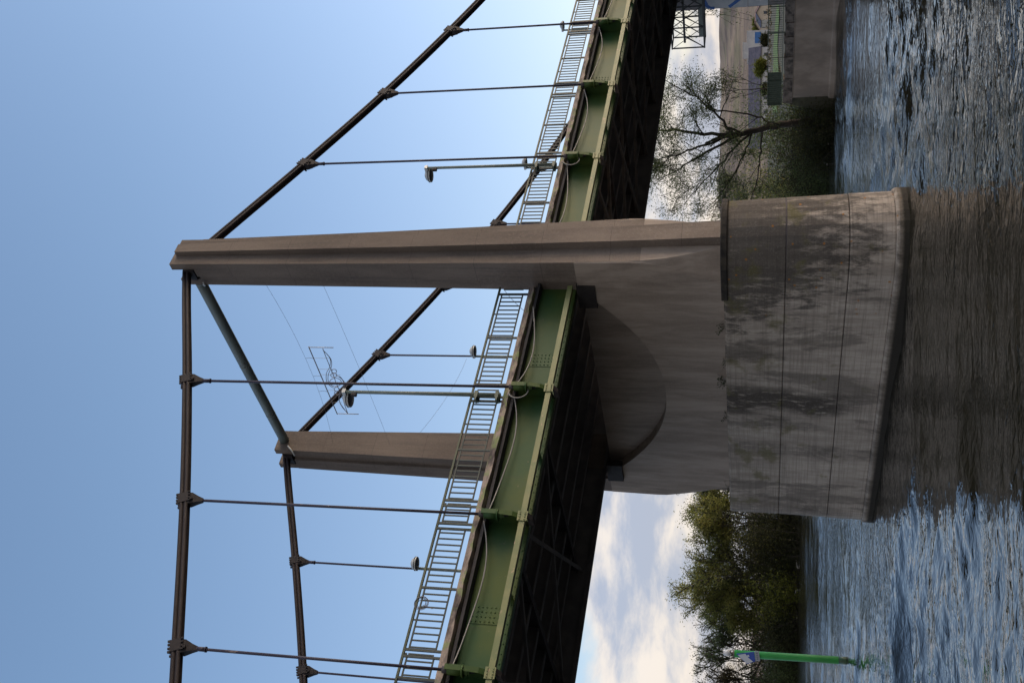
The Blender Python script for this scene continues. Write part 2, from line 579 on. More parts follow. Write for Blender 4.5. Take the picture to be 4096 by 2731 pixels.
M['leaf_brown'] = leaf_mat('brown_leaf', (0.075, 0.06, 0.028), (0.11, 0.085, 0.032), (0.05, 0.045, 0.02), 0.3, 0.4)
M['weed'] = leaf_mat('weed_leaf', (0.025, 0.045, 0.012), (0.04, 0.07, 0.018), (0.02, 0.03, 0.01), 0.3, 3.0)
M['graf_blue'] = simple('graffiti_blue', (0.03, 0.11, 0.35), (0.04, 0.14, 0.42), 3.0, 0.6)
M['graf_green'] = simple('graffiti_green', (0.07, 0.30, 0.16), (0.10, 0.36, 0.20), 3.0, 0.6)
M['graf_violet'] = simple('graffiti_violet', (0.06, 0.035, 0.14), (0.08, 0.045, 0.18), 3.0, 0.6)
M['graf_pink'] = simple('graffiti_pink', (0.42, 0.20, 0.22), (0.50, 0.26, 0.26), 3.0, 0.6)
M['graf_pale'] = simple('graffiti_pale', (0.42, 0.46, 0.50), (0.50, 0.53, 0.56), 2.0, 0.7)
M['house_white'] = simple('house_render', (0.52, 0.51, 0.52), (0.62, 0.60, 0.59), 0.6, 0.8)
M['house_cream'] = simple('cream_render', (0.52, 0.43, 0.33), (0.60, 0.50, 0.39), 0.6, 0.8)
M['roof_dark'] = simple('roof_dark', (0.085, 0.075, 0.095), (0.14, 0.12, 0.14), 0.7, 0.8)
M['roof_brown'] = simple('roof_brown', (0.10, 0.06, 0.05), (0.14, 0.08, 0.065), 0.7, 0.8)
M['window'] = simple('window_glass', (0.05, 0.06, 0.08), (0.08, 0.09, 0.11), 1.0, 0.2)
M['door_blue'] = simple('blue_panel', (0.05, 0.16, 0.42), (0.06, 0.19, 0.48), 1.0, 0.5)
M['driftwood'] = simple('driftwood', (0.30, 0.28, 0.25), (0.42, 0.40, 0.37), 3.0, 0.8)
M['lawn'] = simple('lawn_green', (0.055, 0.125, 0.010), (0.085, 0.17, 0.018), 0.12, 0.9)


def ground_mat():
    mt, g, b, pos = mat('ground_soil')
    f = g.ramp(g.noise(pos, 0.15, 6.0, 0.6), 0.35, 0.65)
    c = g.mix(f, (0.045, 0.042, 0.025), (0.085, 0.085, 0.045))
    c = g.mix(g.math('MULTIPLY', g.ramp(g.noise(pos, 1.6, 5.0, 0.65), 0.45, 0.7), 0.6), c, (0.03, 0.027, 0.02))
    g.put(b.inputs['Base Color'], c)
    b.inputs['Roughness'].default_value = 0.95
    return mt


def hill_mat():
    mt, g, b, pos = mat('vineyard_hill')
    rows = g.noise(g.vmul(pos, (0.35, 0.35, 3.4)), 0.055, 6.0, 0.6, 0.5)
    c = g.mix(g.ramp(rows, 0.38, 0.62), (0.15, 0.10, 0.07), (0.30, 0.215, 0.135))
    patch = g.noise(g.vmul(pos, (1.0, 1.0, 2.5)), 0.02, 6.0, 0.62)
    c = g.mix(g.math('MULTIPLY', g.ramp(patch, 0.52, 0.64), 0.6), c, (0.165, 0.15, 0.06))
    scr = g.noise(pos, 0.085, 7.0, 0.7)
    c = g.mix(g.math('MULTIPLY', g.ramp(scr, 0.54, 0.66), 0.65), c, (0.075, 0.07, 0.05))
    g.put(b.inputs['Base Color'], c)
    b.inputs['Roughness'].default_value = 0.95
    return mt


M['ground'] = ground_mat()
M['hill'] = hill_mat()

# ------------------------------------------------------------------ key bridge figures
WB = 12.436            # distance between the two cable planes
SL = -0.020            # fall of the roadway towards +x
G0, SP = 6.112, 5.0    # first hanger, hanger spacing
zd = lambda x, z0: z0 + SL*x
ZCAB = {-8: 16.9, -7: 16.9, -6: 17.1, -5: 17.85, -4: 19.4, -3: 21.114, -2: 22.883, -1: 24.804,
        1: 24.081, 2: 21.676, 3: 19.580, 4: 17.75, 5: 16.2, 6: 14.9}
hx_at = lambda k: (G0+SP*(abs(k)-1))*(1 if k > 0 else -1)
CABX = sorted([(hx_at(k), z) for k, z in ZCAB.items()] + [(-0.62, 27.02), (0.0, 27.12), (0.62, 26.9)])


def cab_z(x):
    """smooth curve through the clamp heights"""
    xs = [a for a, _ in CABX]
    zs = [b for _, b in CABX]
    i = max(0, min(len(xs)-2, sum(1 for a in xs if a <= x)-1))
    def slope(j):
        if j <= 0:
            return (zs[1]-zs[0])/(xs[1]-xs[0])
        if j >= len(xs)-1:
            return (zs[-1]-zs[-2])/(xs[-1]-xs[-2])
        return (zs[j+1]-zs[j-1])/(xs[j+1]-xs[j-1])
    h = xs[i+1]-xs[i]
    t = (x-xs[i])/h
    m0, m1 = slope(i)*h, slope(i+1)*h
    t2, t3 = t*t, t*t*t
    return (2*t3-3*t2+1)*zs[i]+(t3-2*t2+t)*m0+(-2*t3+3*t2)*zs[i+1]+(t3-t2)*m1


XL, XR = -46.0, 44.0   # ends of the modelled deck


# ------------------------------------------------------------------ river and land
def smooth01(a, b, x):
    t = np.clip((x-a)/(b-a), 0, 1)
    return t*t*(3-2*t)


def grid_mesh(name, xs, ys, zfun, material):
    X, Y = np.meshgrid(xs, ys)
    Z = zfun(X, Y)
    nx, ny = len(xs), len(ys)
    v = np.stack([X.ravel(), Y.ravel(), Z.ravel()], 1).astype(np.float32)
    i = np.arange(nx*ny).reshape(ny, nx)
    q = np.stack([i[:-1, :-1].ravel(), i[:-1, 1:].ravel(), i[1:, 1:].ravel(), i[1:, :-1].ravel()], 1).astype(np.int32)
    me = bpy.data.meshes.new(name)
    me.vertices.add(len(v))
    me.vertices.foreach_set('co', v.ravel())
    me.loops.add(q.size)
    me.loops.foreach_set('vertex_index', q.ravel())
    me.polygons.add(len(q))
    me.polygons.foreach_set('loop_start', np.arange(0, q.size, 4, dtype=np.int32))
    me.polygons.foreach_set('use_smooth', np.ones(len(q), dtype=bool))
    me.update(calc_edges=True)
    me.materials.append(material)
    o = bpy.data.objects.new(name, me)
    COL.objects.link(o)
    return o


def build_water():
    rng = np.random.RandomState(4)
    waves = []
    for k in range(46):
        lam = 0.7*(9.0/0.7)**(rng.rand()**1.25)
        ang = YAW + rng.randn()*0.55
        amp = 0.0068*lam**0.75*(0.5+rng.rand())
        waves.append((2*math.pi/lam, math.sin(ang), math.cos(ang), amp, rng.rand()*6.28, lam))

    def z(X, Y):
        Z = np.zeros_like(X)
        dist = np.hypot(X-CAM.x, Y-CAM.y)
        for kk, dx, dy, a, ph, lam in waves:
            fade = 1.0-smooth01(18*lam+22, 42*lam+45, dist)
            Z += a*fade*np.sin(kk*(X*dx+Y*dy)+ph+0.9*np.sin(0.13*X*dy-0.17*Y*dx+ph*3))
        # calmer slicks drifting past
        sl = 0.62+0.5*np.sin(0.21*X+0.05*Y+1.0)*np.sin(0.08*X-0.16*Y+0.4)
        Z *= np.clip(sl, 0.35, 1.15)
        edge = smooth01(-62, -48, X)*(1-smooth01(44, 56, X))*smooth01(-46, -34, Y)*(1-smooth01(110, 135, Y))
        return 0.1+Z*edge
    s = 0.22
    xs = np.concatenate([[-3000, -800, -250, -110, -70], np.arange(-50, 42, s), [48, 60, 110, 400, 3000]])
    ys = np.concatenate([[-3000, -600, -200, -90, -55], np.arange(-36, 50, s), np.arange(50, 112, 0.5), [120, 140, 200, 500, 1500, 4000]])
    o = grid_mesh('water', xs, ys, z, M['water'])
    structure(o)


build_water()

BANK = [(36.9, -400), (36.9, 20.6), (38.0, 24), (42, 50), (48.0, 80), (48.5, 91), (43, 96.5), (38.5, 104), (35, 112), (15, 124), (-40, 140), (-160, 165), (-700, 260)]


def land_dist(X, Y):
    """signed distance to the bank line, positive on land"""
    best = np.full(X.shape, 1e9)
    sign = np.ones(X.shape)
    for (ax, ay), (bx, by) in zip(BANK, BANK[1:]):
        dx, dy = bx-ax, by-ay
        L2 = dx*dx+dy*dy
        t = np.clip(((X-ax)*dx+(Y-ay)*dy)/L2, 0, 1)
        d = np.hypot(X-(ax+t*dx), Y-(ay+t*dy))
        side = (dx*(Y-ay)-dy*(X-ax))
        upd = d < best-1e-9
        best = np.where(upd, d, best)
        sign = np.where(upd, np.where(side < 0, 1.0, -1.0), sign)
    return best*sign


def ground_z(X, Y):
    d = land_dist(X, Y)
    bumps = 0.16*np.sin(X*0.9+0.7*np.sin(Y*0.5))*np.sin(Y*0.8)
    nat = -0.5+d*0.42+bumps*np.clip(d/3, 0, 1)
    lim = 2.6+0.82*smooth01(12, 30, d)
    nat = np.minimum(nat, lim)
    wall = np.where(d > 0.0, 3.42, -1.0)
    k = smooth01(19.5, 22.0, Y)
    zz = wall*(1-k)+nat*k
    return np.where(d < -3, -2.5, np.maximum(zz, -2.5))


gx = np.concatenate([[-3000, -1200, -500, -250], np.arange(-150, 28, 8.0), np.arange(28, 36, 1.0), [36.88, 36.92], np.arange(37.5, 75, 0.75), np.arange(75, 420, 12.0), [600, 1000, 2000, 4000]])
gy = np.concatenate([[-2000, -600, -200, -80], np.arange(-40, 12, 4.0), np.arange(12, 130, 1.0), np.arange(130, 420, 12.0), [600, 1000, 2000, 5000]])
structure(grid_mesh('ground', gx, gy, ground_z, M['ground']))


def build_hill():
    az = np.radians(np.arange(20, 86, 0.16))
    rr = np.concatenate([np.linspace(520, 900, 26), np.linspace(915, 1250, 10), [1500, 1900]])
    A, Rr = np.meshgrid(az, rr)
    ridge = np.interp(np.degrees(az), [20, 30, 36, 40, 44, 48, 52, 56, 60, 70, 86],
                      [7, 9, 15, 26, 34.5, 36.8, 37.6, 37.0, 37.2, 38.5, 40])
    rng = np.random.RandomState(8)
    small = np.convolve(rng.randn(len(az)+4), [0.2, 0.5, 0.6, 0.5, 0.2], 'valid')[:len(az)]
    prof = smooth01(520, 890, Rr)
    wob = 1.6*np.sin(A*40+Rr*0.02)+1.2*np.sin(A*97+Rr*0.05)
    Z = 2.8+ridge[None, :]*prof + wob*prof*(1-smooth01(800, 900, Rr)) + small[None, :]*0.8*smooth01(840, 900, Rr)
    Z = np.where(Rr > 1000, Z-smooth01(1000, 1900, Rr)*6, Z)
    X, Y = CAM.x+Rr*np.sin(A), CAM.y+Rr*np.cos(A)
    nx, ny = X.shape[1], X.shape[0]
    mb = MB()
    mb.v = [tuple(p) for p in np.stack([X.ravel(), Y.ravel(), Z.ravel()], 1).tolist()]
    for j in range(ny-1):
        for i in range(nx-1):
            a = j*nx+i
            mb.face((a, a+1, a+nx+1, a+nx), True)
    structure(mb.build('hill', M['hill']))


build_hill()


# bright mown field seen through the quay railing
def lawn():
    mb = MB()
    def P(az, r, z=3.47):
        a = R_(az)
        return (CAM.x+r*math.sin(a), CAM.y+r*math.cos(a), z)
    n = 14
    near = [P(54.0+(60-54.0)*i/n+0, 118+6*math.sin(i), 3.50) for i in range(n+1)]
    far = [P(54.0+(57.6-54.0)*i/n, 196+8*math.sin(i*1.7), 3.50) for i in range(n+1)]
    for i in range(n):
        mb.poly([near[i], near[i+1], far[i+1], far[i]][::-1])
    structure(mb.build('lawn', M['lawn']))


lawn()

# ------------------------------------------------------------------ bridge pier and towers
tower = thing('bridge_tower', (0, WB/2, 0.1), 'massive concrete bridge pier with two tall legs on a stained round-nosed base', 'bridge tower')


def stadium(h, y0, y1, z, n=14):
    """plan outline with round noses whose tips lie at y0 and y1"""
    a, b = y0+h, y1-h
    pts = []
    for k in range(n+1):
        t = math.pi + math.pi*k/n
        pts.append((h*math.cos(t), a+h*math.sin(t), z))
    for k in range(1, 9):
        pts.append((h, a+(b-a)*k/9, z))
    for k in range(n+1):
        t = math.pi*k/n
        pts.append((h*math.cos(t), b+h*math.sin(t), z))
    for k in range(1, 9):
        pts.append((-h, b+(a-b)*k/9, z))
    return pts


def build_base():
    mb = MB()
    def course(z0, z1, h0, h1, y0a, y0b, y1a, y1b):
        rings = []
        e = 0.025
        rings.append(stadium(h0-e, y0a+e, y1a-e, z0))
        rings.append(stadium(h0, y0a, y1a, z0+e))
        for k in range(1, 6):
            t = k/6
            rings.append(stadium(h0+(h1-h0)*t, y0a+(y0b-y0a)*t, y1a+(y1b-y1a)*t, z0+e+(z1-z0-2*e)*t))
        rings.append(stadium(h1, y0b, y1b, z1-e))
        rings.append(stadium(h1-e, y0b+e, y1b-e, z1))
        mb.loft(rings, smooth=False)
    course(0.52, 1.935, 1.70, 1.655, -2.40, -2.36, 15.0, 14.97)
    course(1.955, 3.955, 1.65, 1.555, -2.34, -2.27, 14.95, 14.93)
    course(3.975, 6.00, 1.55, 1.50, -2.265, -2.17, 14.92, 14.95)
    base = mb.build('pier_base', M['pier'], tower)
    # recessed mortar core visible in the joints
    j = MB()
    for z in (1.945, 3.965):
        j.loft([stadium(1.585 if z < 3 else 1.50, -2.27, 14.86, z-0.03), stadium(1.585 if z < 3 else 1.50, -2.27, 14.86, z+0.03)])
    j.build('joint', M['dark_steel'], base)
    f = MB()
    rings = [stadium(1.82, -2.55, 15.12, -1.2), stadium(1.80, -2.53, 15.10, 0.42), stadium(1.76, -2.48, 15.06, 0.50), stadium(1.70, -2.42, 15.02, 0.52)]
    f.loft(rings)
    f.build('footing_lip', M['pier'], base)
    # dark overhanging cap slab round the upstream nose
    c = MB()
    def nose(h, y0, z, yend=0.55, n=16):
        a = y0+h
        pts = [(-h, yend, z)]
        for k in range(n+1):
            t = math.pi+math.pi*k/n
            pts.append((h*math.cos(t), a+h*math.sin(t), z))
        pts.append((h, yend, z))
        return pts
    c.loft([nose(1.56, -2.24, 5.90), nose(1.585, -2.265, 5.93), nose(1.585, -2.265, 6.10), nose(1.55, -2.23, 6.13)])
    c.build('nose_cap', M['pier_cap'], base)
    s = MB()
    def slab(h, y1, z):
        b = y1-h
        pts = [(-h, 0.553, z), (h, 0.553, z)]
        for k in range(17):
            t = math.pi*k/16
            pts.append((h*math.cos(t), b+h*math.sin(t), z))
        return pts
    s.loft([slab(1.46, 14.90, 5.98), slab(1.46, 14.90, 6.05)])
    s.build('ledge', M['pier'], base)
    return base


M['pier_cap'] = simple('nose_cap_lichen', (0.018, 0.016, 0.014), (0.05, 0.042, 0.032), 3.0, 0.95, bmp=0.6)
build_base()

HX = [(27.5, .69), (19, .88), (15, .98), (12.8, 1.06), (11, 1.10), (9, 1.10), (8.6, 1.06), (8.0, .99), (7.1, .80), (6.55, .62), (6.05, .46)]
YN = [(27.5, -.60), (19, -.72), (12.8, -.85), (9, -.95), (6.05, -1.02)]
HW = [(27, .22), (19, .30), (12.8, .35), (8.6, .40), (6.05, .43)]
YP = [(27, -.82), (19, -1.0), (12.8, -1.15), (8.6, -1.29), (6.05, -1.42)]
SIDEX = [(11.2, 1.12), (9, 1.16), (6.05, 1.24)]


def leg(side):
    """side 0 = towards the camera, 1 = beyond the road"""
    fy = (lambda y: y) if side == 0 else (lambda y: WB-y)
    rev = side == 1
    def ring(pts, z):
        q = [(x, fy(y), z) for x, y in pts]
        return q[::-1] if rev else q
    mb = MB()
    rings = []
    for z in (8.9, 11, 12.8, 15, 17, 19, 21, 23, 25, 26.55):
        h, yn = lerp_tab(HX, z), lerp_tab(YN, z)
        rings.append(ring([(-h, yn), (h, yn), (h, .08), (h-.13, .08), (h-.13, .65), (-h+.13, .65), (-h+.13, .08), (-h, .08)], z))
    mb.loft(rings)
    # outer and inner walls of the saddle slot
    h = lerp_tab(HX, 27)
    yn = lerp_tab(YN, 27)
    mb.loft([ring([(-h, yn), (h, yn), (h, -.30), (-h, -.30)], 26.553), ring([(-h, yn), (h, yn), (h, -.30), (-h, -.30)], 27.50)])
    hi = h-.13
    mb.loft([ring([(-hi, .34), (hi, .34), (hi, .65), (-hi, .65)], 26.553), ring([(-hi, .34), (hi, .34), (hi, .65), (-hi, .65)], 27.45)])
    lg = mb.build('leg', M['tower'], tower)
    # pilaster standing proud of the outer face, all the way down to the ledge
    p = MB()
    rings = []
    zs = (6.05, 7, 8, 9, 10, 11, 12.8, 15, 17, 19, 21, 23, 25, 27.38)
    for z in zs:
        w, y = lerp_tab(HW, z), lerp_tab(YP, z)
        yb = lerp_tab(YN, z)+.06
        rings.append(ring([(-w, y), (w, y), (w, yb), (-w, yb)], z))
    p.loft(rings)
    p.build('pilaster', M['tower'], lg)
    # cast saddle carrying the cable
    s = MB()
    prof = [(-.70, 26.62), (.70, 26.62), (.66, 27.08), (.42, 27.28), (0, 27.36), (-.42, 27.28), (-.66, 27.08)]
    yc = fy(0.02)
    a = [(x, yc-.27, z) for x, z in prof]
    b2 = [(x, yc+.27, z) for x, z in prof]
    s.loft([a, b2] if True else [b2, a])
    s.build('saddle', M['clamp'], lg)
    # pale conduit elbow where the brace meets the inner wall
    e = MB()
    e.tube([(-h+.02, fy(.40), 26.45), (-h-.04, fy(.52), 26.40), (-h+.10, fy(.69), 26.52), (-h+.34, fy(.72), 26.8)], 0.035, 6)
    e.build('conduit_elbow', M['lamp_shell'], lg)
    return lg


leg(0)
leg(1)


def build_shaft():
    # end pieces: square at deck level, warped to a sharp nose at the foot
    mb = MB()
    for side in (0, 1):
        fy = (lambda y: y) if side == 0 else (lambda y: WB-y)
        rings = []
        for z in (6.05, 6.4, 6.8, 7.2, 7.6, 8.0, 8.4, 8.8, 9.3, 10.2, 11.25):
            c = lerp_tab(HX, z)-0.004
            sx = lerp_tab(SIDEX, z)
            yn = lerp_tab(YN, z)+0.004
            t = max(0.0, (9.0-z)/2.95)
            y2 = yn+0.02+0.95*t**1.2
            pts = [(-c, yn), (c, yn), (sx-.05*t, y2), (sx, y2+.12), (sx, .7), (-sx, .7), (-sx, y2+.12), (-sx+.05*t, y2)]
            q = [(x, fy(y), z) for x, y in pts]
            rings.append(q[::-1] if side else q)
        mb.loft(rings)
    # wall between the legs; its thick lower half ends in a bowl shaped ledge
    n = 40
    ys = [0.703+(WB-1.406)*k/n for k in range(n+1)]
    curve = [min(11.25, 8.42+0.064*abs(y-WB/2)**2.17) for y in ys]
    for sgn in (-1, 1):
        b = len(mb.v)
        for y, zc in zip(ys, curve):
            for j in range(5):
                z = 6.05+(zc-6.05)*j/4
                mb.v.append((sgn*lerp_tab(SIDEX, z), y, z))
        for k in range(n):
            for j in range(4):
                a = b+k*5+j
                q = (a, a+1, a+6, a+5)
                mb.face(q if sgn < 0 else q[::-1])
        # reveal of the bowl
        for k in range(n):
            (ya, za), (yb, zb) = (ys[k], curve[k]), (ys[k+1], curve[k+1])
            xa, xb = lerp_tab(SIDEX, za)*sgn, lerp_tab(SIDEX, zb)*sgn
            q = [(xa, ya, za), (xb, yb, zb), (sgn*.62, yb, zb), (sgn*.62, ya, za)]
            mb.poly(q if sgn < 0 else q[::-1])
    sh = mb.build('shaft', M['shaft'], tower)
    pn = MB()
    pn.box(-.66, .66, .70, WB-.70, 8.0, 11.2)
    pn.build('recessed_panel', M['panel'], sh)
    for sgn in (-1, 1):
        for y0 in (0.22, 11.08):
            cb = MB()
            x0, x1 = sorted((sgn*1.0, sgn*(1.30 if y0 > 6 else 1.17)))
            cb.box(x0, x1, y0, y0+1.14, 10.62, 11.30)
            cb.build('bearing_corbel', M['bearing'], sh)
    return sh


def shaft_mat(name, k):
    mt, g, b, pos = mat(name)
    runs = g.noise(g.vmul(pos, (1.0, 1.0, 0.16)), 1.5, 10.0, 0.72, 0.2)
    fine = g.noise(pos, 11.0, 8.0, 0.72)
    boards = g.noise(g.vmul(pos, (0.3, 0.3, 15.0)), 1.0, 5.0, 0.72)
    c = g.mix(g.ramp(runs, 0.36, 0.64), tuple(a*k for a in (0.215, 0.180, 0.150)), tuple(a*k for a in (0.325, 0.276, 0.232)))
    c = g.mix(g.math('MULTIPLY', g.ramp(boards, 0.5, 0.75), 0.25), c, tuple(a*k for a in (0.27, 0.24, 0.21)))
    blot = g.noise(g.vmul(pos, (0.6, 0.6, 0.18)), 1.1, 5.0, 0.6, 0.5)
    c = g.mix(g.math('MULTIPLY', g.ramp(blot, 0.55, 0.68), 0.4), c, (0.12*k, 0.10*k, 0.085*k))
    c = g.mix(g.math('MULTIPLY', g.ramp(fine, 0.5, 0.75), 0.45), c, (0.32*k, 0.28*k, 0.245*k))
    g.put(b.inputs['Base Color'], c)
    b.inputs['Roughness'].default_value = 0.93
    b.inputs['Specular IOR Level'].default_value = 0.2
    bump(g, b, g.math('ADD', fine, boards), 0.35, 0.02)
    return mt


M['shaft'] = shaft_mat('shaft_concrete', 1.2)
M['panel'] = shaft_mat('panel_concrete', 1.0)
build_shaft()
br = MB()
br.tube([(0, .62+k*(WB-1.24)/10, 27.10) for k in range(11)], 0.225, 20)
brace = br.build('brace_tube', M['tube'], tower)
for y in (1.0, 6.2, 9.7):
    cr = MB()
    cr.tube([(0, y, 27.10), (0, y+.10, 27.10)], 0.232, 20)
    cr.build('weld_collar', M['tube'], brace)


# ------------------------------------------------------------------ main cables and hangers
def build_cable(y, label):
    t = thing('main_cable', (0, y, 27.1), label, 'bridge cable', 'main suspension cables')
    xs = sorted(set([round(-45+0.6*k, 3) for k in range(int(77/0.6)+1)]))
    s = 0.078
    for dy, dz in ((-s, s), (s, s), (-s, -s), (s, -s)):
        mb = MB()
        pts = []
        for x in xs:
            if x > 31.0:
                continue
            pts.append((x, y+dy, cab_z(x)+dz))
        mb.tube(pts, 0.080, 8)
        mb.build('strand', M['cable'], t)
    return t


build_cable(0.0, 'thick dark four-strand cable over the nearer taller-looking tower leg')
build_cable(WB, 'dark four-strand cable over the farther tower leg, dipping behind the railing')


def build_hanger(k, y, label, sleeve, grp):
    x = hx_at(k)
    zc = ZCAB[k]
    zb = zd(x, 12.55)
    t = thing('hanger', (x, y, zb), label, 'bridge hanger', grp)
    slope = (cab_z(x+.3)-cab_z(x-.3))/.6
    d = Vector((1, 0, slope)).normalized()
    nrm = Vector((-d.z, 0, d.x))
    c = Vector((x, y, zc))
    # rod with threaded end, socket, nut
    rd = MB()
    rd.tube([(x, y, zd(x, 11.88)), (x, y, zc-.5)], 0.046, 8)
    rd.build('rod', M['rod'], t)
    mb = MB()
    mb.beam(c-d*.18, c+d*.18, .33, .33, nrm)
    for a in (-.17, -.06, .06, .17):
        for sy in (-1, 1):
            mb.beam(c+d*a+nrm*.14+Vector((0, sy*.12, 0)), c+d*a+nrm*(.26+.02*sy)+Vector((0, sy*.12, 0)), .06, .06, d)
            mb.beam(c+d*a-nrm*.16+Vector((0, sy*.15, 0)), c+d*a-nrm*.235+Vector((0, sy*.15, 0)), .05, .05, d)
    cl = mb.build('clamp', M['clamp'], t)
    cn = MB()
    def rect(w, h, z):
        return [(x-w, y-h, z), (x+w, y-h, z), (x+w, y+h, z), (x-w, y+h, z)]
    cn.loft([rect(.055, .055, zc-.66), rect(.10, .09, zc-.50), rect(.20, .13, zc-.26), rect(.20, .14, zc-.12)])
    cn.tube([(x-.03, y-.19, zc-.30), (x-.03, y+.19, zc-.30)], 0.045, 8)
    cn.build('yoke', M['clamp'], cl)
    if sleeve:
        sv = MB()
        sv.tube([(x, y, zc-.90), (x, y, zc-.64)], 0.068, 10)
        sv.tube([(x, y, zc-.93), (x, y, zc-.89)], 0.085, 10)
        sv.build('turnbuckle', M['rod'], cl)
    so = MB()
    so.tube([(x, y, zd(x, 12.22)), (x, y, zd(x, 12.62))], 0.135, 14)
    so.tube([(x, y, zd(x, 12.17)), (x, y, zd(x, 12.22))], 0.175, 14)
    so.tube([(x, y, zd(x, 12.00)), (x, y, zd(x, 12.17))], 0.09, 6, smooth=False)
    so.tube([(x, y, zd(x, 12.06)), (x, y, zd(x, 12.10))], 0.12, 6, smooth=False)
    so.build('socket', M['green'], t)
    nk = MB()
    nk.tube([(x, y, zd(x, 12.62)), (x, y, zd(x, 12.78))], 0.10, 10)
    nk.build('neck', M['dark_steel'], t)


NEARL = {
    3: 'thin hanger rod of the near cable closest to the upper edge of the photo',
    2: 'near-cable hanger rod between the tall lamp post and the photo\'s uppermost rod',
    1: 'near-cable hanger rod just above the lamp post on the upper half',
    -1: 'near-cable hanger rod crossing the brace tube, beside the lower lamp post',
    -2: 'long near-cable hanger rod between the lower lamp post and the lowest clamp',
    -3: 'thick-looking hanger rod with the largest clamp, lowest in the photo',
}
for k, lb in NEARL.items():
    build_hanger(k, 0.0, lb, k in (-1, -3, 1, 3), 'hangers of the near cable')
FARL = {
    3: 'short far-cable hanger whose clamp sits at the near tower leg\'s right-hand upper edge',
    2: 'far-cable hanger whose clamp just clears the near tower leg',
    1: 'far-cable hanger rod between the near tower leg and the wire treble clef',
    -1: 'far-cable hanger rod beside the round lamp above the railing, left of the far leg',
    -2: 'far-cable hanger rod meeting the lower edge of the photo',
}
for k, lb in FARL.items():
    build_hanger(k, WB, lb, k in (-1,), 'hangers of the far cable')
for k in (4, 5):
    build_hanger(k, WB, 'stubby far-cable hanger mostly behind the green bridge railing', False, 'stubby far hangers behind the railing')


# ------------------------------------------------------------------ deck and girders
deck = thing('bridge_deck', (0, WB/2, 12.9), 'long dark road deck with weathered mossy edge and crossed bracing beneath', 'bridge deck')


def sbar(mb, x0, x1, y0, y1, z0, z1, step=None):
    """bar following the slope of the road, z given at x = 0"""
    xs = [x0, x1]
    if step:
        n = max(1, int((x1-x0)/step))
        xs = [x0+(x1-x0)*i/n for i in range(n+1)]
    rings = [[(x, y0, zd(x, z0)), (x, y1, zd(x, z0)), (x, y1, zd(x, z1)), (x, y0, zd(x, z1))] for x in xs]
    mb.loft([r[::-1] for r in rings])


def build_deck():
    mb = MB()
    sbar(mb, XL, XR, .52, WB-.52, 12.60, 12.95)
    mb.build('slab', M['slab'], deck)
    for yy, inn in ((.17, .515), (WB-.17, WB-.515)):
        rng = random.Random(5 if yy < 1 else 6)
        for a, b in ((XL, -1.25), (1.25, XR)):
            e = MB()
            n = int((b-a)/.22)
            rings = []
            o1 = o2 = o3 = 0.0
            for i in range(n+1):
                x = a+(b-a)*i/n
                o1 = o1*.6+rng.uniform(-.02, .02)
                o2 = o2*.6+rng.uniform(-.028, .028)
                o3 = o3*.6+rng.uniform(-.02, .02)
                sgn = 1 if yy < 1 else -1
                rg = [(x, yy+sgn*o1, zd(x, 12.80+o2)), (x, inn, zd(x, 12.72)), (x, inn, zd(x, 12.96)), (x, yy+sgn*(.03+o3), zd(x, 12.985+o3*.5))]
                rings.append(rg[::-1] if sgn > 0 else rg)
            e.loft(rings)
            e.build('edge_beam', M['edge'], deck)
    # slanted underside of the footway cantilever
    for yy, inn in ((.30, .59), (WB-.30, WB-.59)):
        c = MB()
        sbar(c, XL, XR, min(yy, inn), max(yy, inn), 12.62, 12.715)
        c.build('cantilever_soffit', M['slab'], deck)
    for i in range(6):
        y = 1.9+i*(WB-3.8)/5
        s = MB()
        sbar(s, XL, XR, y-.13, y+.13, 11.98, 12.02)
        sbar(s, XL, XR, y-.02, y+.02, 12.02, 12.60)
        s.build('stringer', M['brown_steel'], deck)
    xs = sorted([hx_at(k) for k in range(-8, 9) if k != 0])
    for x in xs:
        c = MB()
        c.beam((x, .66, zd(x, 11.92)), (x, WB-.66, zd(x, 11.92)), .24, .04)
        c.beam((x, .66, zd(x, 12.27)), (x, WB-.66, zd(x, 12.27)), .03, .64)
        c.build('cross_beam', M['dark_steel'], deck)
    allx = [-41.1]+xs
    seq = [x for x in xs if x < 0]+[x for x in xs if x > 0]
    for a, b in zip(seq, seq[1:]):
        for ya, yb, dz in ((.7, WB-.7, 0), (WB-.7, .7, .035)):
            if b-a > 6:
                continue
            d = MB()
            d.beam((a, ya, zd(a, 11.70+dz)), (b, yb, zd(b, 11.70+dz)), .15, .03)
            d.beam((a, ya, zd(a, 11.76+dz)), (b, yb, zd(b, 11.76+dz)), .02, .10)
            d.build('wind_brace', M['brown_steel'], deck)


build_deck()
SPLICE = [-33.0, -23.8, -14.1, -4.4, 2.46, 12.2, 22.0, 32.0]


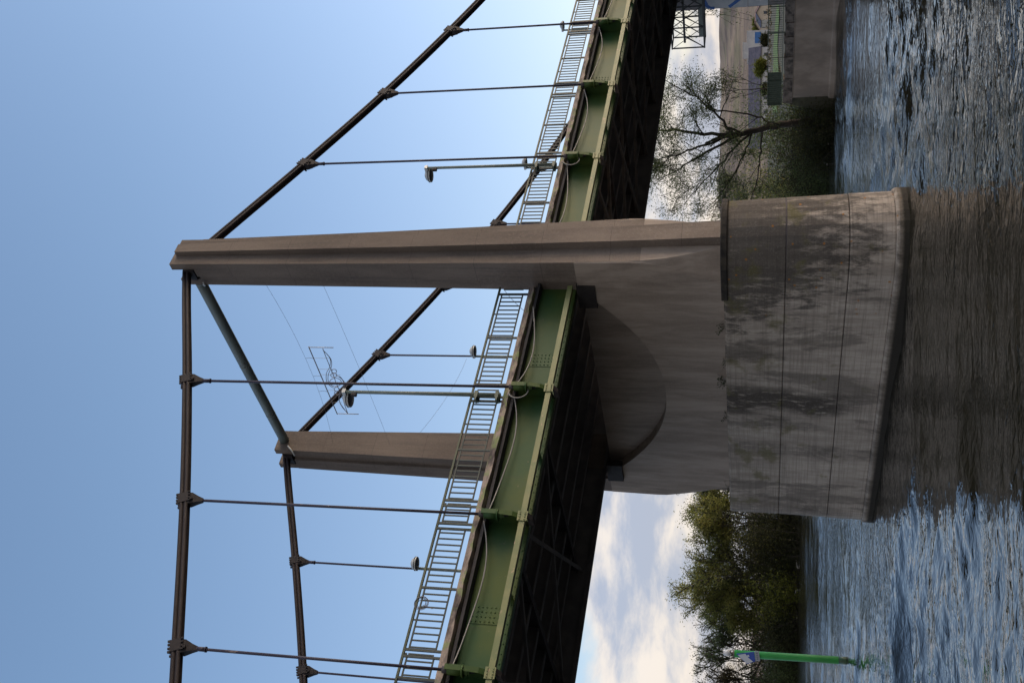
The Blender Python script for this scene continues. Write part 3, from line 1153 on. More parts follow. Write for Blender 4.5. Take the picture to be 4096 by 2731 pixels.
def build_girder(side):
    near = side == 0
    fy = (lambda y: y) if near else (lambda y: WB-y)
    g = thing('plate_girder', (0, fy(.6), 11.4),
              'green riveted plate girder with rust spots along the near deck edge' if near else 'dark girder along the far deck edge, seen only from beneath',
              'girder', 'plate girders under the deck edges')
    def bar(mb, x0, x1, ya, yb, z0, z1):
        a, b = sorted((fy(ya), fy(yb)))
        sbar(mb, x0, x1, a, b, z0, z1, 5.0)
    wm = M['green'] if near else M['brown_steel']
    mb = MB()
    bar(mb, XL, XR, .60, .615, 11.34, 12.62)
    web = mb.build('web', wm, g)
    mb = MB()
    bar(mb, XL, XR, .617, .86, 11.325, 11.345)
    bar(mb, XL, XR, .63, .80, 11.35, 11.48)
    mb.build('bottom_flange', wm, g)
    if near:
        # long outer angle carried by the brackets
        seg = [XL]+[hx_at(k) for k in range(-7, 0)]+[hx_at(k) for k in range(1, 8)]+[XR]
        for a, b in zip(seg, seg[1:]):
            pcs = [(a+.02, -1.3), (1.3, b-.02)] if a < 0 < b else [(a+.008, b-.008)]
            for p, q in pcs:
                mb = MB()
                bar(mb, p, q, .05, .075, 11.355, 11.53)
                bar(mb, p, q, .077, .24, 11.35, 11.37)
                mb.build('outer_angle', M['band'], g)
    ks = [k for k in range(-7, 8) if k != 0]
    for k in ks:
        x = hx_at(k)
        # bracket: tapered plate at right angles to the web
        mb = MB()
        yo0, yo1 = (-.10, .06)
        prof = [(.598, 11.36), (.09, 11.50), (-.05, 11.75), (-.13, 12.25), (-.13, 12.70), (.598, 12.70)]
        a = [(x+.10, fy(y), zd(x, z)) for y, z in prof]
        b = [(x+.125, fy(y), zd(x, z)) for y, z in prof]
        mb.loft([a, b] if not near else [b[::-1], a[::-1]][::-1])
        # flange edges of the bracket
        for (ya, za), (yb, zb) in zip(prof[:4], prof[1:5]):
            mb.beam((x+.04, fy(ya), zd(x, za)), (x+.04, fy(yb), zd(x, zb)), .16, .02, (0, 1, 0))
        bk = mb.build('bracket', wm, g)
        if near:
            tb = MB()
            tb.box(x-.14, x+.20, .02, .046, zd(x, 11.30), zd(x, 11.60))
            for bx in (-.08, .0, .09, .15):
                for bz in (11.37, 11.53):
                    tb.box(x+bx-.02, x+bx+.02, -.005, .018, zd(x, bz)-.02, zd(x, bz)+.02)
            tb.build('bolted_tab', M['band'], bk)
            gu = MB()
            gu.loft([[(x+.05, .10, zd(x, 11.34)), (x+.05, .58, zd(x, 11.34)), (x+.05, .58, zd(x, 11.16)), (x+.05, .32, zd(x, 11.20))],
                     [(x+.22, .10, zd(x, 11.34)), (x+.22, .58, zd(x, 11.34)), (x+.22, .58, zd(x, 11.16)), (x+.22, .32, zd(x, 11.20))]])
            gu.build('gusset', M['dark_steel'], bk)
    if near:
        for k in range(-6, 7):
            if k in (0,):
                continue
            x = hx_at(k)+2.45*(1 if k > 0 else -1)
            gm = MB()
            gm.loft([[(x, .08, zd(x, 11.36)), (x, .598, zd(x, 11.36)), (x, .598, zd(x, 11.62))],
                     [(x+.02, .08, zd(x, 11.36)), (x+.02, .598, zd(x, 11.36)), (x+.02, .598, zd(x, 11.62))]])
            gm.build('knee_plate', M['green'], g)
        for sx in SPLICE:
            sp = MB()
            sp.box(sx-.30, sx+.30, .586, .599, zd(sx, 11.62), zd(sx, 12.52))
            for i in range(4):
                for j in range(7):
                    cx, cz = sx-.225+i*.15, zd(sx, 11.68)+j*.13
                    sp.lathe([(.026, 0), (.022, .014), (.008, .022)], (cx, .586, cz), 6, (0, -1, 0))
            sp.build('splice_plate', M['green'], web)
        rv = MB()
        n = int((XR-XL)/.30)
        for i in range(n):
            x = XL+.15+i*.30
            if -24 < x < 26:
                rv.lathe([(.022, 0), (.018, .012), (.006, .018)], (x, .60, zd(x, 11.40)), 6, (0, -1, 0))
        rv.build('rivet_row', M['green'], web)


build_girder(0)
build_girder(1)


# grey cable swagging along the girder
def build_conduit(k0, k1, loop, label):
    x0, x1 = hx_at(k0), hx_at(k1)
    t = thing('hanging_cable', ((x0+x1)/2, .3, zd(x0, 12.5)), label, 'cable', 'grey cable swags along the girder')
    xr, xl = max(x0, x1), min(x0, x1)
    pts = []
    n = 26
    for i in range(n+1):
        u = i/n
        x = xr-.1-(xr-xl-.2)*u
        sag = 4*u*(1-u)
        z = 12.66-.33*sag-.06*math.sin(u*7)
        pts.append((x, .22+.16*math.sin(u*3.14), zd(x, z)))
    if loop:
        c = (xr-.15, .02, zd(xr, 12.46))
        lp = [(c[0]+.30*math.sin(a), c[1], c[2]+.34*math.cos(a)) for a in [6.0-0.35*i for i in range(17)]]
        pts = lp[::-1]+pts[1:]
    mb = MB()
    mb.tube(pts, .022, 6)
    mb.build('cable', M['conduit'], t)


build_conduit(3, 4, False, 'grey cable swag on the girder at the upper photo edge')
build_conduit(2, 3, False, 'grey cable swag on the girder between the two uppermost near hangers')
build_conduit(1, 2, False, 'grey cable swag on the girder just above the upper lamp post')
build_conduit(-1, -2, True, 'grey cable with a round loop on the girder by the lower lamp post')
build_conduit(-2, -3, False, 'grey cable swag above the riveted plate in the lowest girder bay')


def conduit_to_tower(x0, x1, loop, label):
    t = thing('hanging_cable', ((x0+x1)/2, .3, zd(x0, 12.5)), label, 'cable', 'grey cable swags along the girder')
    n = 20
    pts = []
    for i in range(n+1):
        u = i/n
        x = x1+(x0-x1)*u
        pts.append((x, .22+.14*math.sin(u*3.14), zd(x, 12.68-.42*4*u*(1-u)*(.5+.5*u))))
    if loop:
        c = (x1-.15, .02, zd(x1, 12.46))
        lp = [(c[0]+.30*math.sin(a), c[1], c[2]+.34*math.cos(a)) for a in [6.0-0.35*i for i in range(17)]]
        pts = lp[::-1]+pts[1:]
    mb = MB()
    mb.tube(pts, .022, 6)
    mb.build('cable', M['conduit'], t)


conduit_to_tower(1.4, hx_at(1)-.1, True, 'grey cable with a round loop on the girder above the near tower leg')
conduit_to_tower(-5.9, -2.2, False, 'grey cable swag in shade between the near tower leg and lower lamp post')


# ------------------------------------------------------------------ railings
def build_railing(x0, x1, label, full=True):
    y = .33
    t = thing('railing', ((x0+x1)/2, y, zd((x0+x1)/2, 12.98)), label, 'railing', 'railing sections along the near deck edge')
    zt, zu, zl, zf = 14.12, 13.985, 13.20, 12.97
    mb = MB()
    sbar(mb, x0, x1, y-.035, y+.035, zt-.035, zt+.03)
    mb.build('top_rail', M['railtop'], t)
    L = x1-x0
    posts = [.95, 4.72] if full else [.35, L-.35]
    posts = [x0+p for p in posts]
    if full:
        posts = [x0+.13*5, x0+.925*5]
        extra = [x0+.09*5, x0+.962*5]
        mid = [x0+.5*5+.1]
    else:
        extra, mid = [], [x0+L*.5]
    gaps = sorted(posts)
    mb = MB()
    sbar(mb, gaps[0], gaps[-1], y-.02, y+.02, zu-.022, zu+.022)
    mb.build('upper_rail', M['rail'], t)
    mb = MB()
    sbar(mb, gaps[0], gaps[-1], y-.02, y+.02, zl-.022, zl+.022)
    mb.build('lower_rail', M['rail'], t)
    if full:
        for a, b in ((x0, extra[0]), (extra[1], x1)):
            for zz in (zu, zl):
                mb = MB()
                sbar(mb, a, b, y-.02, y+.02, zz-.022, zz+.022)
                mb.build('short_rail', M['rail'], t)
    for p in posts+extra+mid:
        mb = MB()
        w = .034 if p not in mid else .032
        mb.box(p-w, p+w, y-.03, y+.03, zd(p, zf), zd(p, zt)-.036)
        mb.build('post', M['rail'], t)
    n = max(4, int(round(L/.212)))
    for i in range(n):
        x = x0+L*(i+.5)/n
        if min(abs(x-p) for p in posts+extra+mid) < .07:
            continue
        ext = i % 5 == 2
        mb = MB()
        mb.box(x-.021, x+.021, y-.016, y+.016, zd(x, zl)+.02, zd(x, zu)-.02)
        if ext:
            mb.box(x-.021, x+.021, y-.016, y+.016, zd(x, zu)+.023, zd(x, zt)-.036)
        mb.build('baluster', M['rail'], t)


RL = [(-4, -3, 'green bar railing section running off the lower photo edge'),
      (-3, -2, 'green bar railing section with a tangled coil of wire on it'),
      (-2, -1, 'green bar railing section in front of the far tower leg'),
      (1, 2, 'green bar railing section just above the upper lamp post'),
      (2, 3, 'green bar railing section between the two uppermost near hanger rods'),
      (3, 4, 'green bar railing section running off the upper photo edge')]
for a, b, lb in RL:
    build_railing(hx_at(a), hx_at(b), lb)
build_railing(hx_at(-1), -1.12, 'green bar railing section below the near tower leg in the photo', False)
build_railing(1.12, hx_at(1), 'green bar railing section between the near tower leg and the upper lamp post', False)

coil = MB()
rc = random.Random(2)
for j in range(6):
    a0 = rc.uniform(0, 6)
    rr = rc.uniform(.13, .22)
    ox, oz = rc.uniform(-.03, .03), rc.uniform(-.03, .03)
    coil.tube([(-14.02+ox+rr*math.cos(a0+i*.4), .28+.015*j, zd(-14, 13.98)+oz+rr*math.sin(a0+i*.4)) for i in range(17)], .008, 5)
coil.tube([(-14.1, .28, zd(-14, 13.9)), (-14.2, .27, zd(-14, 13.6)), (-14.15, .27, zd(-14, 13.45))], .008, 5)
tag(coil.build('wire_coil', M['wire']), 'tangled round coil of thin wire hung on the green railing', 'wire coil')


# ------------------------------------------------------------------ lamps
def build_lamp(x, side, label, grp, base=13.05, top=18.55, box=False):
    fy = (lambda y: y) if side == 0 else (lambda y: WB-y)
    y = fy(.12)
    zt = zd(x, top)
    t = thing('street_lamp', (x, y, zd(x, base)), label, 'street lamp', grp)
    mb = MB()
    mb.tube([(x, y, zd(x, base)), (x, y, zt-2.2), (x, y, zt)], [.075, .062, .058], 10)
    mb.build('post', M['lamp_post'], t)
    for zz in (base+.10, base+.82):
        bk = MB()
        a, b = sorted((fy(.02), fy(.36)))
        bk.box(x-.16, x+.10, a, b, zd(x, zz)-.05, zd(x, zz)+.07)
        bk.box(x-.26, x-.161, a, b-.1, zd(x, zz)-.03, zd(x, zz)+.03)
        bk.build('clamp_bracket', M['fence'], t)
    hy = fy(.50)
    cp = MB()
    a, b = sorted((fy(.04), fy(.40)))
    cp.box(x-.085, x+.085, a, b, zt-.005, zt+.12)
    cp.build('arm_cap', M['lamp_shell'], t)
    h = MB()
    c = (x, hy, zt-.02)
    h.lathe([(.02, .22), (.10, .21), (.20, .16), (.27, .07), (.295, 0.0), (.30, -.05), (.285, -.06), (.285, -.02)][::-1], c, 26)
    sh = h.build('shade', M['lamp_shell'], t)
    rg = MB()
    rg.lathe([(.298, .01), (.308, .012), (.308, .032), (.298, .034)], c, 26)
    rg.build('shade_ring', M['clamp'], sh)
    ln = MB()
    ln.lathe([(.05, -.085), (.20, -.075), (.278, -.05), (.28, -.03)], c, 26)
    ln.build('lens', M['lamp_glass'], sh)
    if box:
        bb = MB()
        bb.box(x-.17, x-.065, fy(.06), fy(.18), zt-.42, zt-.24)
        bb.build('control_box', M['clamp'], t)


build_lamp(hx_at(1)-.36, 0, 'tall pale green street lamp standing against the clear sky, upper half of photo', 'lamps on the near railing', box=True)
build_lamp(hx_at(-1)-.27, 0, 'tall pale green street lamp whose head overlaps the wire treble clef', 'lamps on the near railing', box=True)
for x, lb in ((6.0, 'round lamp head above the railing with a thin wire running up from it'),
              (-6.15, 'round lamp head above the railing between the two lowest near hangers'),
              (20.95, 'round lamp head level with the upper tall lamp, above the railing'),
              (35.8, 'small round lamp head at the railing nearest the upper photo edge')):
    build_lamp(x, 1, lb, 'lamps on the far railing', top=18.95)


# ------------------------------------------------------------------ wires and the treble clef
def wire(p0, p1, sag, r, label, mname='wire'):
    mb = MB()
    pts = []
    for i in range(15):
        u = i/14
        pts.append((p0[0]+(p1[0]-p0[0])*u, p0[1]+(p1[1]-p0[1])*u, p0[2]+(p1[2]-p0[2])*u-sag*4*u*(1-u)))
    mb.tube(pts, r, 5)
    tag(mb.build('wire', M[mname]), label, 'wire', 'thin wires strung at the towers')


wire((0, .64, 24.33), (0, 11.82, 24.62), .45, .0055, 'thin wire between tower legs that carries the treble clef')
wire((0, .64, 21.8), (0, 11.82, 21.74), .06, .0055, 'straight thin wire between tower legs crossing below the treble clef')
wire((-.2, 11.82, 20.9), (5.5, 11.95, 19.1), .30, .006, 'drooping thin wire from the far tower leg to a lamp head')
wire((-1.1, .2, 14.1), (-2.6, .3, 12.75), -.1, .009, 'short dark wire over the railing by the near tower leg')

orn = thing('treble_clef_light', (0, 7.2, 23.9), 'wire-frame treble clef Christmas ornament hung on a thin wire between the tower legs', 'ornament')
mb = MB()
mb.tube([(0, 4.98, 23.62), (0, 9.62, 23.72)], .022, 6)
mb.build('top_bar', M['ornament'], orn)
for y, z0, z1 in ((5.02, 23.62, 22.50), (9.58, 23.72, 22.66)):
    mb = MB()
    mb.tube([(0, y, z0), (0, y, z1)], .018, 6)
    mb.build('end_bar', M['bar_pale'], orn)
for y, dz in ((5.72, .80), (6.45, .78), (6.82, .93), (7.50, .40), (7.90, .38), (8.75, .42)):
    mb = MB()
    mb.tube([(0, y, 23.66), (0, y, 23.66-dz)], .007, 5)
    mb.build('stave_line', M['bar_pale'], orn)
clef = MB()


def orn_px(px, py):
    """place a point of the ornament on its own vertical plane x = 0"""
    V, U = 1150+px*.22321, 2731-(1350+py*.22321)
    d = r2*((U-1365.5)/FPX) - u2*((V-2048.0)/FPX) + fwd
    k = (0-CAM.x)/d.x
    p = CAM+d*k
    return (0.0, p.y, p.z)


CURVES = [
    [(637, 225), (700, 290), (760, 370), (768, 460), (750, 540), (705, 620), (692, 710), (705, 790), (760, 860), (825, 900)],
    [(637, 225), (720, 310), (778, 390), (792, 480), (775, 560), (735, 650), (725, 740), (740, 820)],
    [(631, 195), (690, 350), (760, 520), (810, 640), (860, 780), (900, 880), (960, 1010), (1020, 1190), (1080, 1360)],
    [(885, 690), (945, 705), (990, 760), (1020, 800), (1025, 870), (1010, 930), (960, 1000), (930, 1060), (930, 1130), (955, 1200), (1010, 1280), (1070, 1335)],
    [(905, 690), (960, 730), (1000, 790), (1003, 870), (985, 930), (945, 985), (920, 1060), (935, 1150), (980, 1230), (1078, 1360)],
]
CIRC = [(835, 605, 45, 38), (828, 672, 55, 38), (860, 800, 105, 75), (880, 925, 45, 38), (890, 990, 52, 32)]
for c in CURVES:
    mb = MB()
    P = [Vector(orn_px(*p)) for p in c]
    fine = []
    for i in range(len(P)-1):
        a, b2, c2, d2 = P[max(i-1, 0)], P[i], P[i+1], P[min(i+2, len(P)-1)]
        for s in range(5):
            t = s/5
            fine.append(.5*((2*b2)+(c2-a)*t+(2*a-5*b2+4*c2-d2)*t*t+(3*b2-a-3*c2+d2)*t**3))
    fine.append(P[-1])
    mb.tube(fine, .015, 6)
    mb.build('clef_curve', M['ornament'], orn)
for cx, cy, ra, rb in CIRC:
    mb = MB()
    mb.tube([orn_px(cx+ra*math.cos(.3*i), cy+rb*math.sin(.3*i)) for i in range(22)], .015, 6)
    mb.build('clef_ring', M['ornament'], orn)
mb = MB()
for y, z in ((5.75, 23.64), (6.95, 23.67), (8.0, 23.69)):
    zw = 24.33+.29*(y-.64)/11.18-.45*4*((y-.64)/11.18)*(1-(y-.64)/11.18)
    mb.tube([(0, y, z), (0, y-.05, (z+zw)/2), (0, y, zw)], .008, 5)
mb.build('hook', M['wire'], orn)

# ------------------------------------------------------------------ fairway pile with sign
pile = thing('fairway_pile', (.16, 30.8, .1), 'bright green steel pile with blue and white sign standing in the water', 'marker pile')
PX, PY = .085, 30.8
mb = MB()
mb.tube([(PX+.10, PY, -1.0), (PX+.08, PY, .1), (PX, PY, 6.12)], .205, 22)
pp = mb.build('pile', M['pile'], pile)
mb = MB()
mb.tube([(PX+.10, PY, -1.0), (PX+.08, PY, .1), (PX+.074, PY, .48)], .210, 22)
mb.build('slime_band', M['slime'], pile)
mb = MB()
mb.tube([(PX, PY, 6.12), (PX, PY, 6.19)], .20, 18)
mb.build('pile_cap', M['rubble'], pile)
mb = MB()
mb.tube([(PX+.02, PY, 6.19), (PX+.02, PY, 6.34)], .05, 10)
mb.build('stem', M['rubble'], pile)
mb = MB()
mb.tube([(PX+.02, PY, 6.33), (PX+.02, PY, 6.70)], .17, 16)
mb.tube([(PX+.02, PY, 6.70), (PX+.02, PY, 6.73)], .14, 16)
mb.build('light_box', M['white'], pile)
# sign board: a square hung on one corner, its face turned towards the river
sx_, sy_ = .74*.95, -.67*.95
def sp(u, z, off=0.0):
    """u metres to the right as seen from the boat"""
    return (PX+.02+u*.74-off*.65, PY-.33-u*.67-off*.72, z)
def board(pts, name, mt, off0, off1, parent):
    b = MB()
    a = [sp(u, z, off0) for u, z in pts]
    c = [sp(u, z, off1) for u, z in pts]
    b.loft([a, c])
    return b.build(name, mt, parent)
S_T, S_L, S_B, S_R = (-.17, 6.02), (-.70, 5.42), (-.52, 4.97), (.02, 5.04)
bd = board([S_T, S_L, S_B, S_R], 'sign_board', M['blue'], 0, .03, pile)
board([(-.22, 5.93), (-.665, 5.43), (-.54, 5.08), (-.33, 5.35), (-.12, 5.52)], 'sign_white_field', M['sign_white'], .034, .038, bd)
board([(-.30, 5.40), (-.20, 5.42), (-.16, 5.34), (-.26, 5.28)], 'sign_arrow_tip', M['sign_white'], .034, .038, bd)
pl = board([(-.50, 4.95), (-.48, 4.70), (.06, 4.77), (.04, 5.02)], 'name_plate', M['plate'], 0, .03, pile)
for i in range(4):
    u0 = -.40+i*.105
    board([(u0, 4.885+i*.012), (u0+.01, 4.80+i*.012), (u0+.065, 4.807+i*.012), (u0+.055, 4.89+i*.012)], 'lettering', M['ink'], .034, .037, pl)
mb = MB()
mb.beam(sp(-.25, 5.40, -.03), (PX, PY, 5.40), .05, .05)
mb.beam(sp(-.20, 4.88, -.03), (PX, PY, 4.88), .05, .05)
mb.build('sign_bracket', M['galv'], pile)

# ------------------------------------------------------------------ right bank: quay, abutment, gantry
quay = thing('quay_wall', (36.6, 0, .1), 'pale brown concrete quay wall with rounded end at the water, upper right', 'quay wall')
mb = MB()
rings = []
for z, o in ((-1.5, .10), (.35, .10), (.45, .0), (2.8, .0), (2.88, .04)):
    pts = [(60, -70, z), (36.6-o+.0, -70, z)]
    pts = [(36.9+.5, -70, z), (36.6-o, -70, z)]
    for k in range(9):
        pts.append((36.6-o, -60+k*9.8, z))
    for k in range(1, 9):
        t = math.pi*k/18
        pts.append((36.6-o+1.9*(1-math.cos(t)), 18.4+(1.9+o)*math.sin(t), z))
    pts.append((38.9, 20.2+o, z))
    rings.append([p for p in pts][::-1])
mb.loft(rings)
mb.build('wall', M['quay'], quay)
cope = MB()
rq = random.Random(11)
y = -30.0
while y < 19.6:
    w = rq.uniform(.5, 1.3)
    cope.box(36.72+rq.uniform(-.05, .05), 37.3, y, y+w-.03, 2.86, 3.46+rq.uniform(-.06, .06))
    y += w
cope.build('coping', M['rubble'], quay)

qr = thing('quay_railing', (36.95, 5, 3.5), 'green close-barred railing along the top of the quay', 'railing')
mb = MB()
mb.beam((36.95, -30, 4.58), (36.95, 20, 4.56), .06, .05)
mb.build('top_rail', M['fence'], qr)
mb = MB()
mb.beam((36.95, -30, 3.60), (36.95, 20, 3.58), .05, .04)
mb.build('bottom_rail', M['fence'], qr)
for k in range(26):
    p = MB()
    yy = 20-k*1.95
    p.box(36.92, 36.98, yy-.03, yy+.03, 3.45, 4.55)
    p.build('post', M['fence'], qr)
bars = MB()
k = 0
yy = -14.0
while yy < 20:
    bars.box(36.938, 36.962, yy-.012, yy+.012, 3.62, 4.555)
    yy += .17
bo = bars.build('balusters', M['fence'], qr)
bo['kind'] = 'stuff'
pn = MB()
pn.box(36.99, 37.01, 17.3, 20.0, 3.62, 4.55)
pn.build('solid_panel', M['fence'], qr)

ab = thing('bridge_abutment', (38.5, 6, 3.4), 'grey abutment wall with blue outline graffiti at the top edge of the photo', 'abutment')
mb = MB()
mb.box(37.55, 43.0, -1.0, WB, 3.3, 11.2)
aw = mb.build('wall', M['grey_wall'], ab)
def graf(pts, name, mt, off=.004):
    b = MB()
    a = [(37.55-.004-off, y, z) for y, z in pts]
    c = [(37.548, y, z) for y, z in pts]
    b.loft([a, c])
    return b.build(name, mt, aw)
graf([(12.40, 4.60), (9.6, 4.60), (9.6, 5.88), (12.40, 5.88)], 'graffiti_panel', M['graf_pale'], .002)
graf([(12.42, 5.92), (9.6, 5.92), (9.6, 8.95), (12.42, 8.95)], 'graffiti_panel', M['graf_pale'], .002)
arc = []
for i in range(13):
    t = math.pi*(1.08+i*.9/12)
    arc.append((11.25+1.05*math.sin(t-1.57)*.98, 7.2+1.5*math.cos(t-1.57)))
def stroke(pts, w, name, mt, off):
    b = MB()
    for (ya, za), (yb, zb) in zip(pts, pts[1:]):
        d = Vector((0, yb-ya, zb-za))
        n = Vector((0, -d.z, d.y)).normalized()*(w/2)
        x0 = 37.546-off
        q = [(x0, ya-n.y, za-n.z), (x0, ya+n.y, za+n.z), (x0, yb+n.y, zb+n.z), (x0, yb-n.y, zb-n.z)]
        b.poly(q)
        b.poly([(x0+.003, *p[1:]) for p in q][::-1])
    return b.build(name, mt, aw)
stroke([(12.05, 8.75), (12.36, 8.4), (12.38, 8.1)], .22, 'graffiti_stroke', M['graf_blue'], .008)
stroke([(10.2, 6.05), (11.2, 6.10), (11.75, 6.35), (12.10, 6.8), (12.36, 7.15)], .22, 'graffiti_stroke', M['graf_blue'], .008)
stroke([(10.1, 8.7), (11.0, 8.85), (11.7, 8.8), (12.1, 8.6)], .2, 'graffiti_stroke', M['graf_blue'], .009)
graf([(11.75, 5.1), (11.3, 4.85), (10.6, 4.9), (10.4, 5.4), (11.0, 5.6), (11.6, 5.5)], 'graffiti_blot', M['graf_green'], .006)
graf([(11.95, 5.25), (11.7, 5.0), (11.45, 5.1), (11.5, 5.4), (11.8, 5.45)], 'graffiti_blot', M['graf_violet'], .009)
graf([(11.2, 5.15), (10.9, 4.95), (10.4, 5.0), (10.5, 5.25)], 'graffiti_blot', M['graf_pink'], .009)

gan = thing('inspection_gantry', (34.2, 6.0, 8.6), 'dark steel lattice inspection gantry hung beneath the deck end at upper right', 'gantry')
yE = 12.85
ys = [yE, 11.35, 9.85, 8.35, 6.85, 5.35, 3.85, 2.35, .85, -.65]
for gx_ in (33.65, 34.95):
    for z, w in ((8.62, .10), (10.72, .09)):
        mb = MB()
        mb.beam((gx_, yE+.05, z), (gx_, -.7, z), w, w)
        mb.build('chord', M['galv'], gan)
    for i, y in enumerate(ys):
        mb = MB()
        mb.beam((gx_, y, 8.67), (gx_, y, 10.67), .07, .07, (1, 0, 0))
        mb.build('upright', M['galv'], gan)
    for i in range(len(ys)-1):
        mb = MB()
        a, b2 = (8.66, 10.68) if i % 2 == 0 else (10.68, 8.66)
        mb.beam((gx_+.02, ys[i], a), (gx_+.02, ys[i+1], b2), .05, .05, (1, 0, 0))
        mb.build('diagonal', M['galv'], gan)
        mb = MB()
        mb.beam((gx_-.02, ys[i], b2), (gx_-.02, ys[i+1], a), .03, .03, (1, 0, 0))
        mb.build('tie', M['galv'], gan)
for i, y in enumerate(ys):
    mb = MB()
    mb.beam((33.70, y, 8.62), (34.90, y, 8.62), .07, .07)
    mb.beam((33.70, y, 10.72), (34.90, y, 10.72), .07, .07)
    mb.beam((33.70, y, 8.66), (34.90, y, 9.9), .04, .04)
    mb.build('cross_bar', M['galv'], gan)
mb = MB()
mb.beam((34.3, yE, 9.93), (34.3, -.7, 9.93), .10, .14)
mb.build('rail_beam', M['galv'], gan)
mb = MB()
mb.beam((34.86, yE-.05, 8.86), (34.86, -.7, 8.86), .04, .34)
mb.build('kick_panel', M['galv_pale'], gan)
mb = MB()
for y in (12.2, 6.2, .2):
    mb.beam((34.3, y, 10.77), (34.3, y, 11.05), .10, .10, (1, 0, 0))
    mb.beam((33.7, y, 11.10), (34.9, y, 11.10), .12, .10)
mb.build('hanger_frame', M['galv'], gan)


# ------------------------------------------------------------------ vegetation
def leaf_cloud(mb, pts, size, rng, per=6, spread=.35, droop=0.0):
    for p in pts:
        for _ in range(per):
            c = Vector(p)+Vector((rng.gauss(0, spread), rng.gauss(0, spread), rng.gauss(0, spread*.8)-droop*abs(rng.gauss(0, 1))))
            d = Vector((rng.gauss(0, 1), rng.gauss(0, 1), rng.gauss(0, .8)-droop*2)).normalized()
            s = d.orthogonal().normalized()
            q = Matrix.Rotation(rng.uniform(0, 6.28), 3, d)
            s = (q @ s)
            L = size*rng.uniform(.6, 1.4)
            w = L*rng.uniform(.22, .42)
            mb.poly([c-d*L*.5, c+s*w*.5, c+d*L*.5, c-s*w*.5])


def grow(bark, tips, p, d, L, r, depth, rng, spread=.6, upbias=.15, droop=0.0, minr=.012, n_child=(2, 3), zmax=1e9):
    """recursive limb; collects twig points for leaves"""
    if p[2] > zmax:
        return
    seg = 4
    pts = [Vector(p)]
    rs = [r]
    dd = Vector(d).normalized()
    for i in range(seg):
        dd = (dd+Vector((rng.gauss(0, .13), rng.gauss(0, .13), rng.gauss(0, .10)+upbias*.12-droop*.25))).normalized()
        pts.append(pts[-1]+dd*(L/seg))
        rs.append(max(minr, r*(1-.42*(i+1)/seg)))
    bark.tube(pts, rs, 5 if depth < 3 else 7, caps=False)
    if depth <= 1:
        tips += [pts[-1], pts[-2], pts[2]]
    elif depth == 2:
        tips.append(pts[-1])
    if depth == 0:
        return
    for _ in range(rng.randint(*n_child)):
        k = rng.randint(2, seg)
        ax = Vector((rng.gauss(0, 1), rng.gauss(0, 1), rng.gauss(0, .7)))
        nd = (dd+ax.normalized()*spread+Vector((0, 0, upbias))).normalized()
        grow(bark, tips, pts[k], nd, L*rng.uniform(.60, .82), rs[k]*rng.uniform(.55, .72), depth-1, rng, spread, upbias, droop, minr, n_child, zmax)


def tree(name, base, limbs, label, cat, mleaf, rng_seed, depth=4, leaf=.2, per=6, spreadl=.35, group=None,
         spread=.6, upbias=.15, droop=0.0, n_child=(2, 3), minr=.015, zmax=1e9):
    rng = random.Random(rng_seed)
    t = thing(name, base, label, cat, group)
    bark, tips = MB(), []
    for p, d, L, r in limbs:
        grow(bark, tips, p, d, L, r, depth, rng, spread, upbias, droop, minr, n_child, zmax)
    bark.build('trunk', M['bark'], t)
    lv = MB()
    leaf_cloud(lv, tips, leaf, rng, per, spreadl, droop)
    lv.build('crown', M[mleaf], t)
    return t


def gz(x, y):
    return float(ground_z(np.array([[x]]), np.array([[y]]))[0, 0])


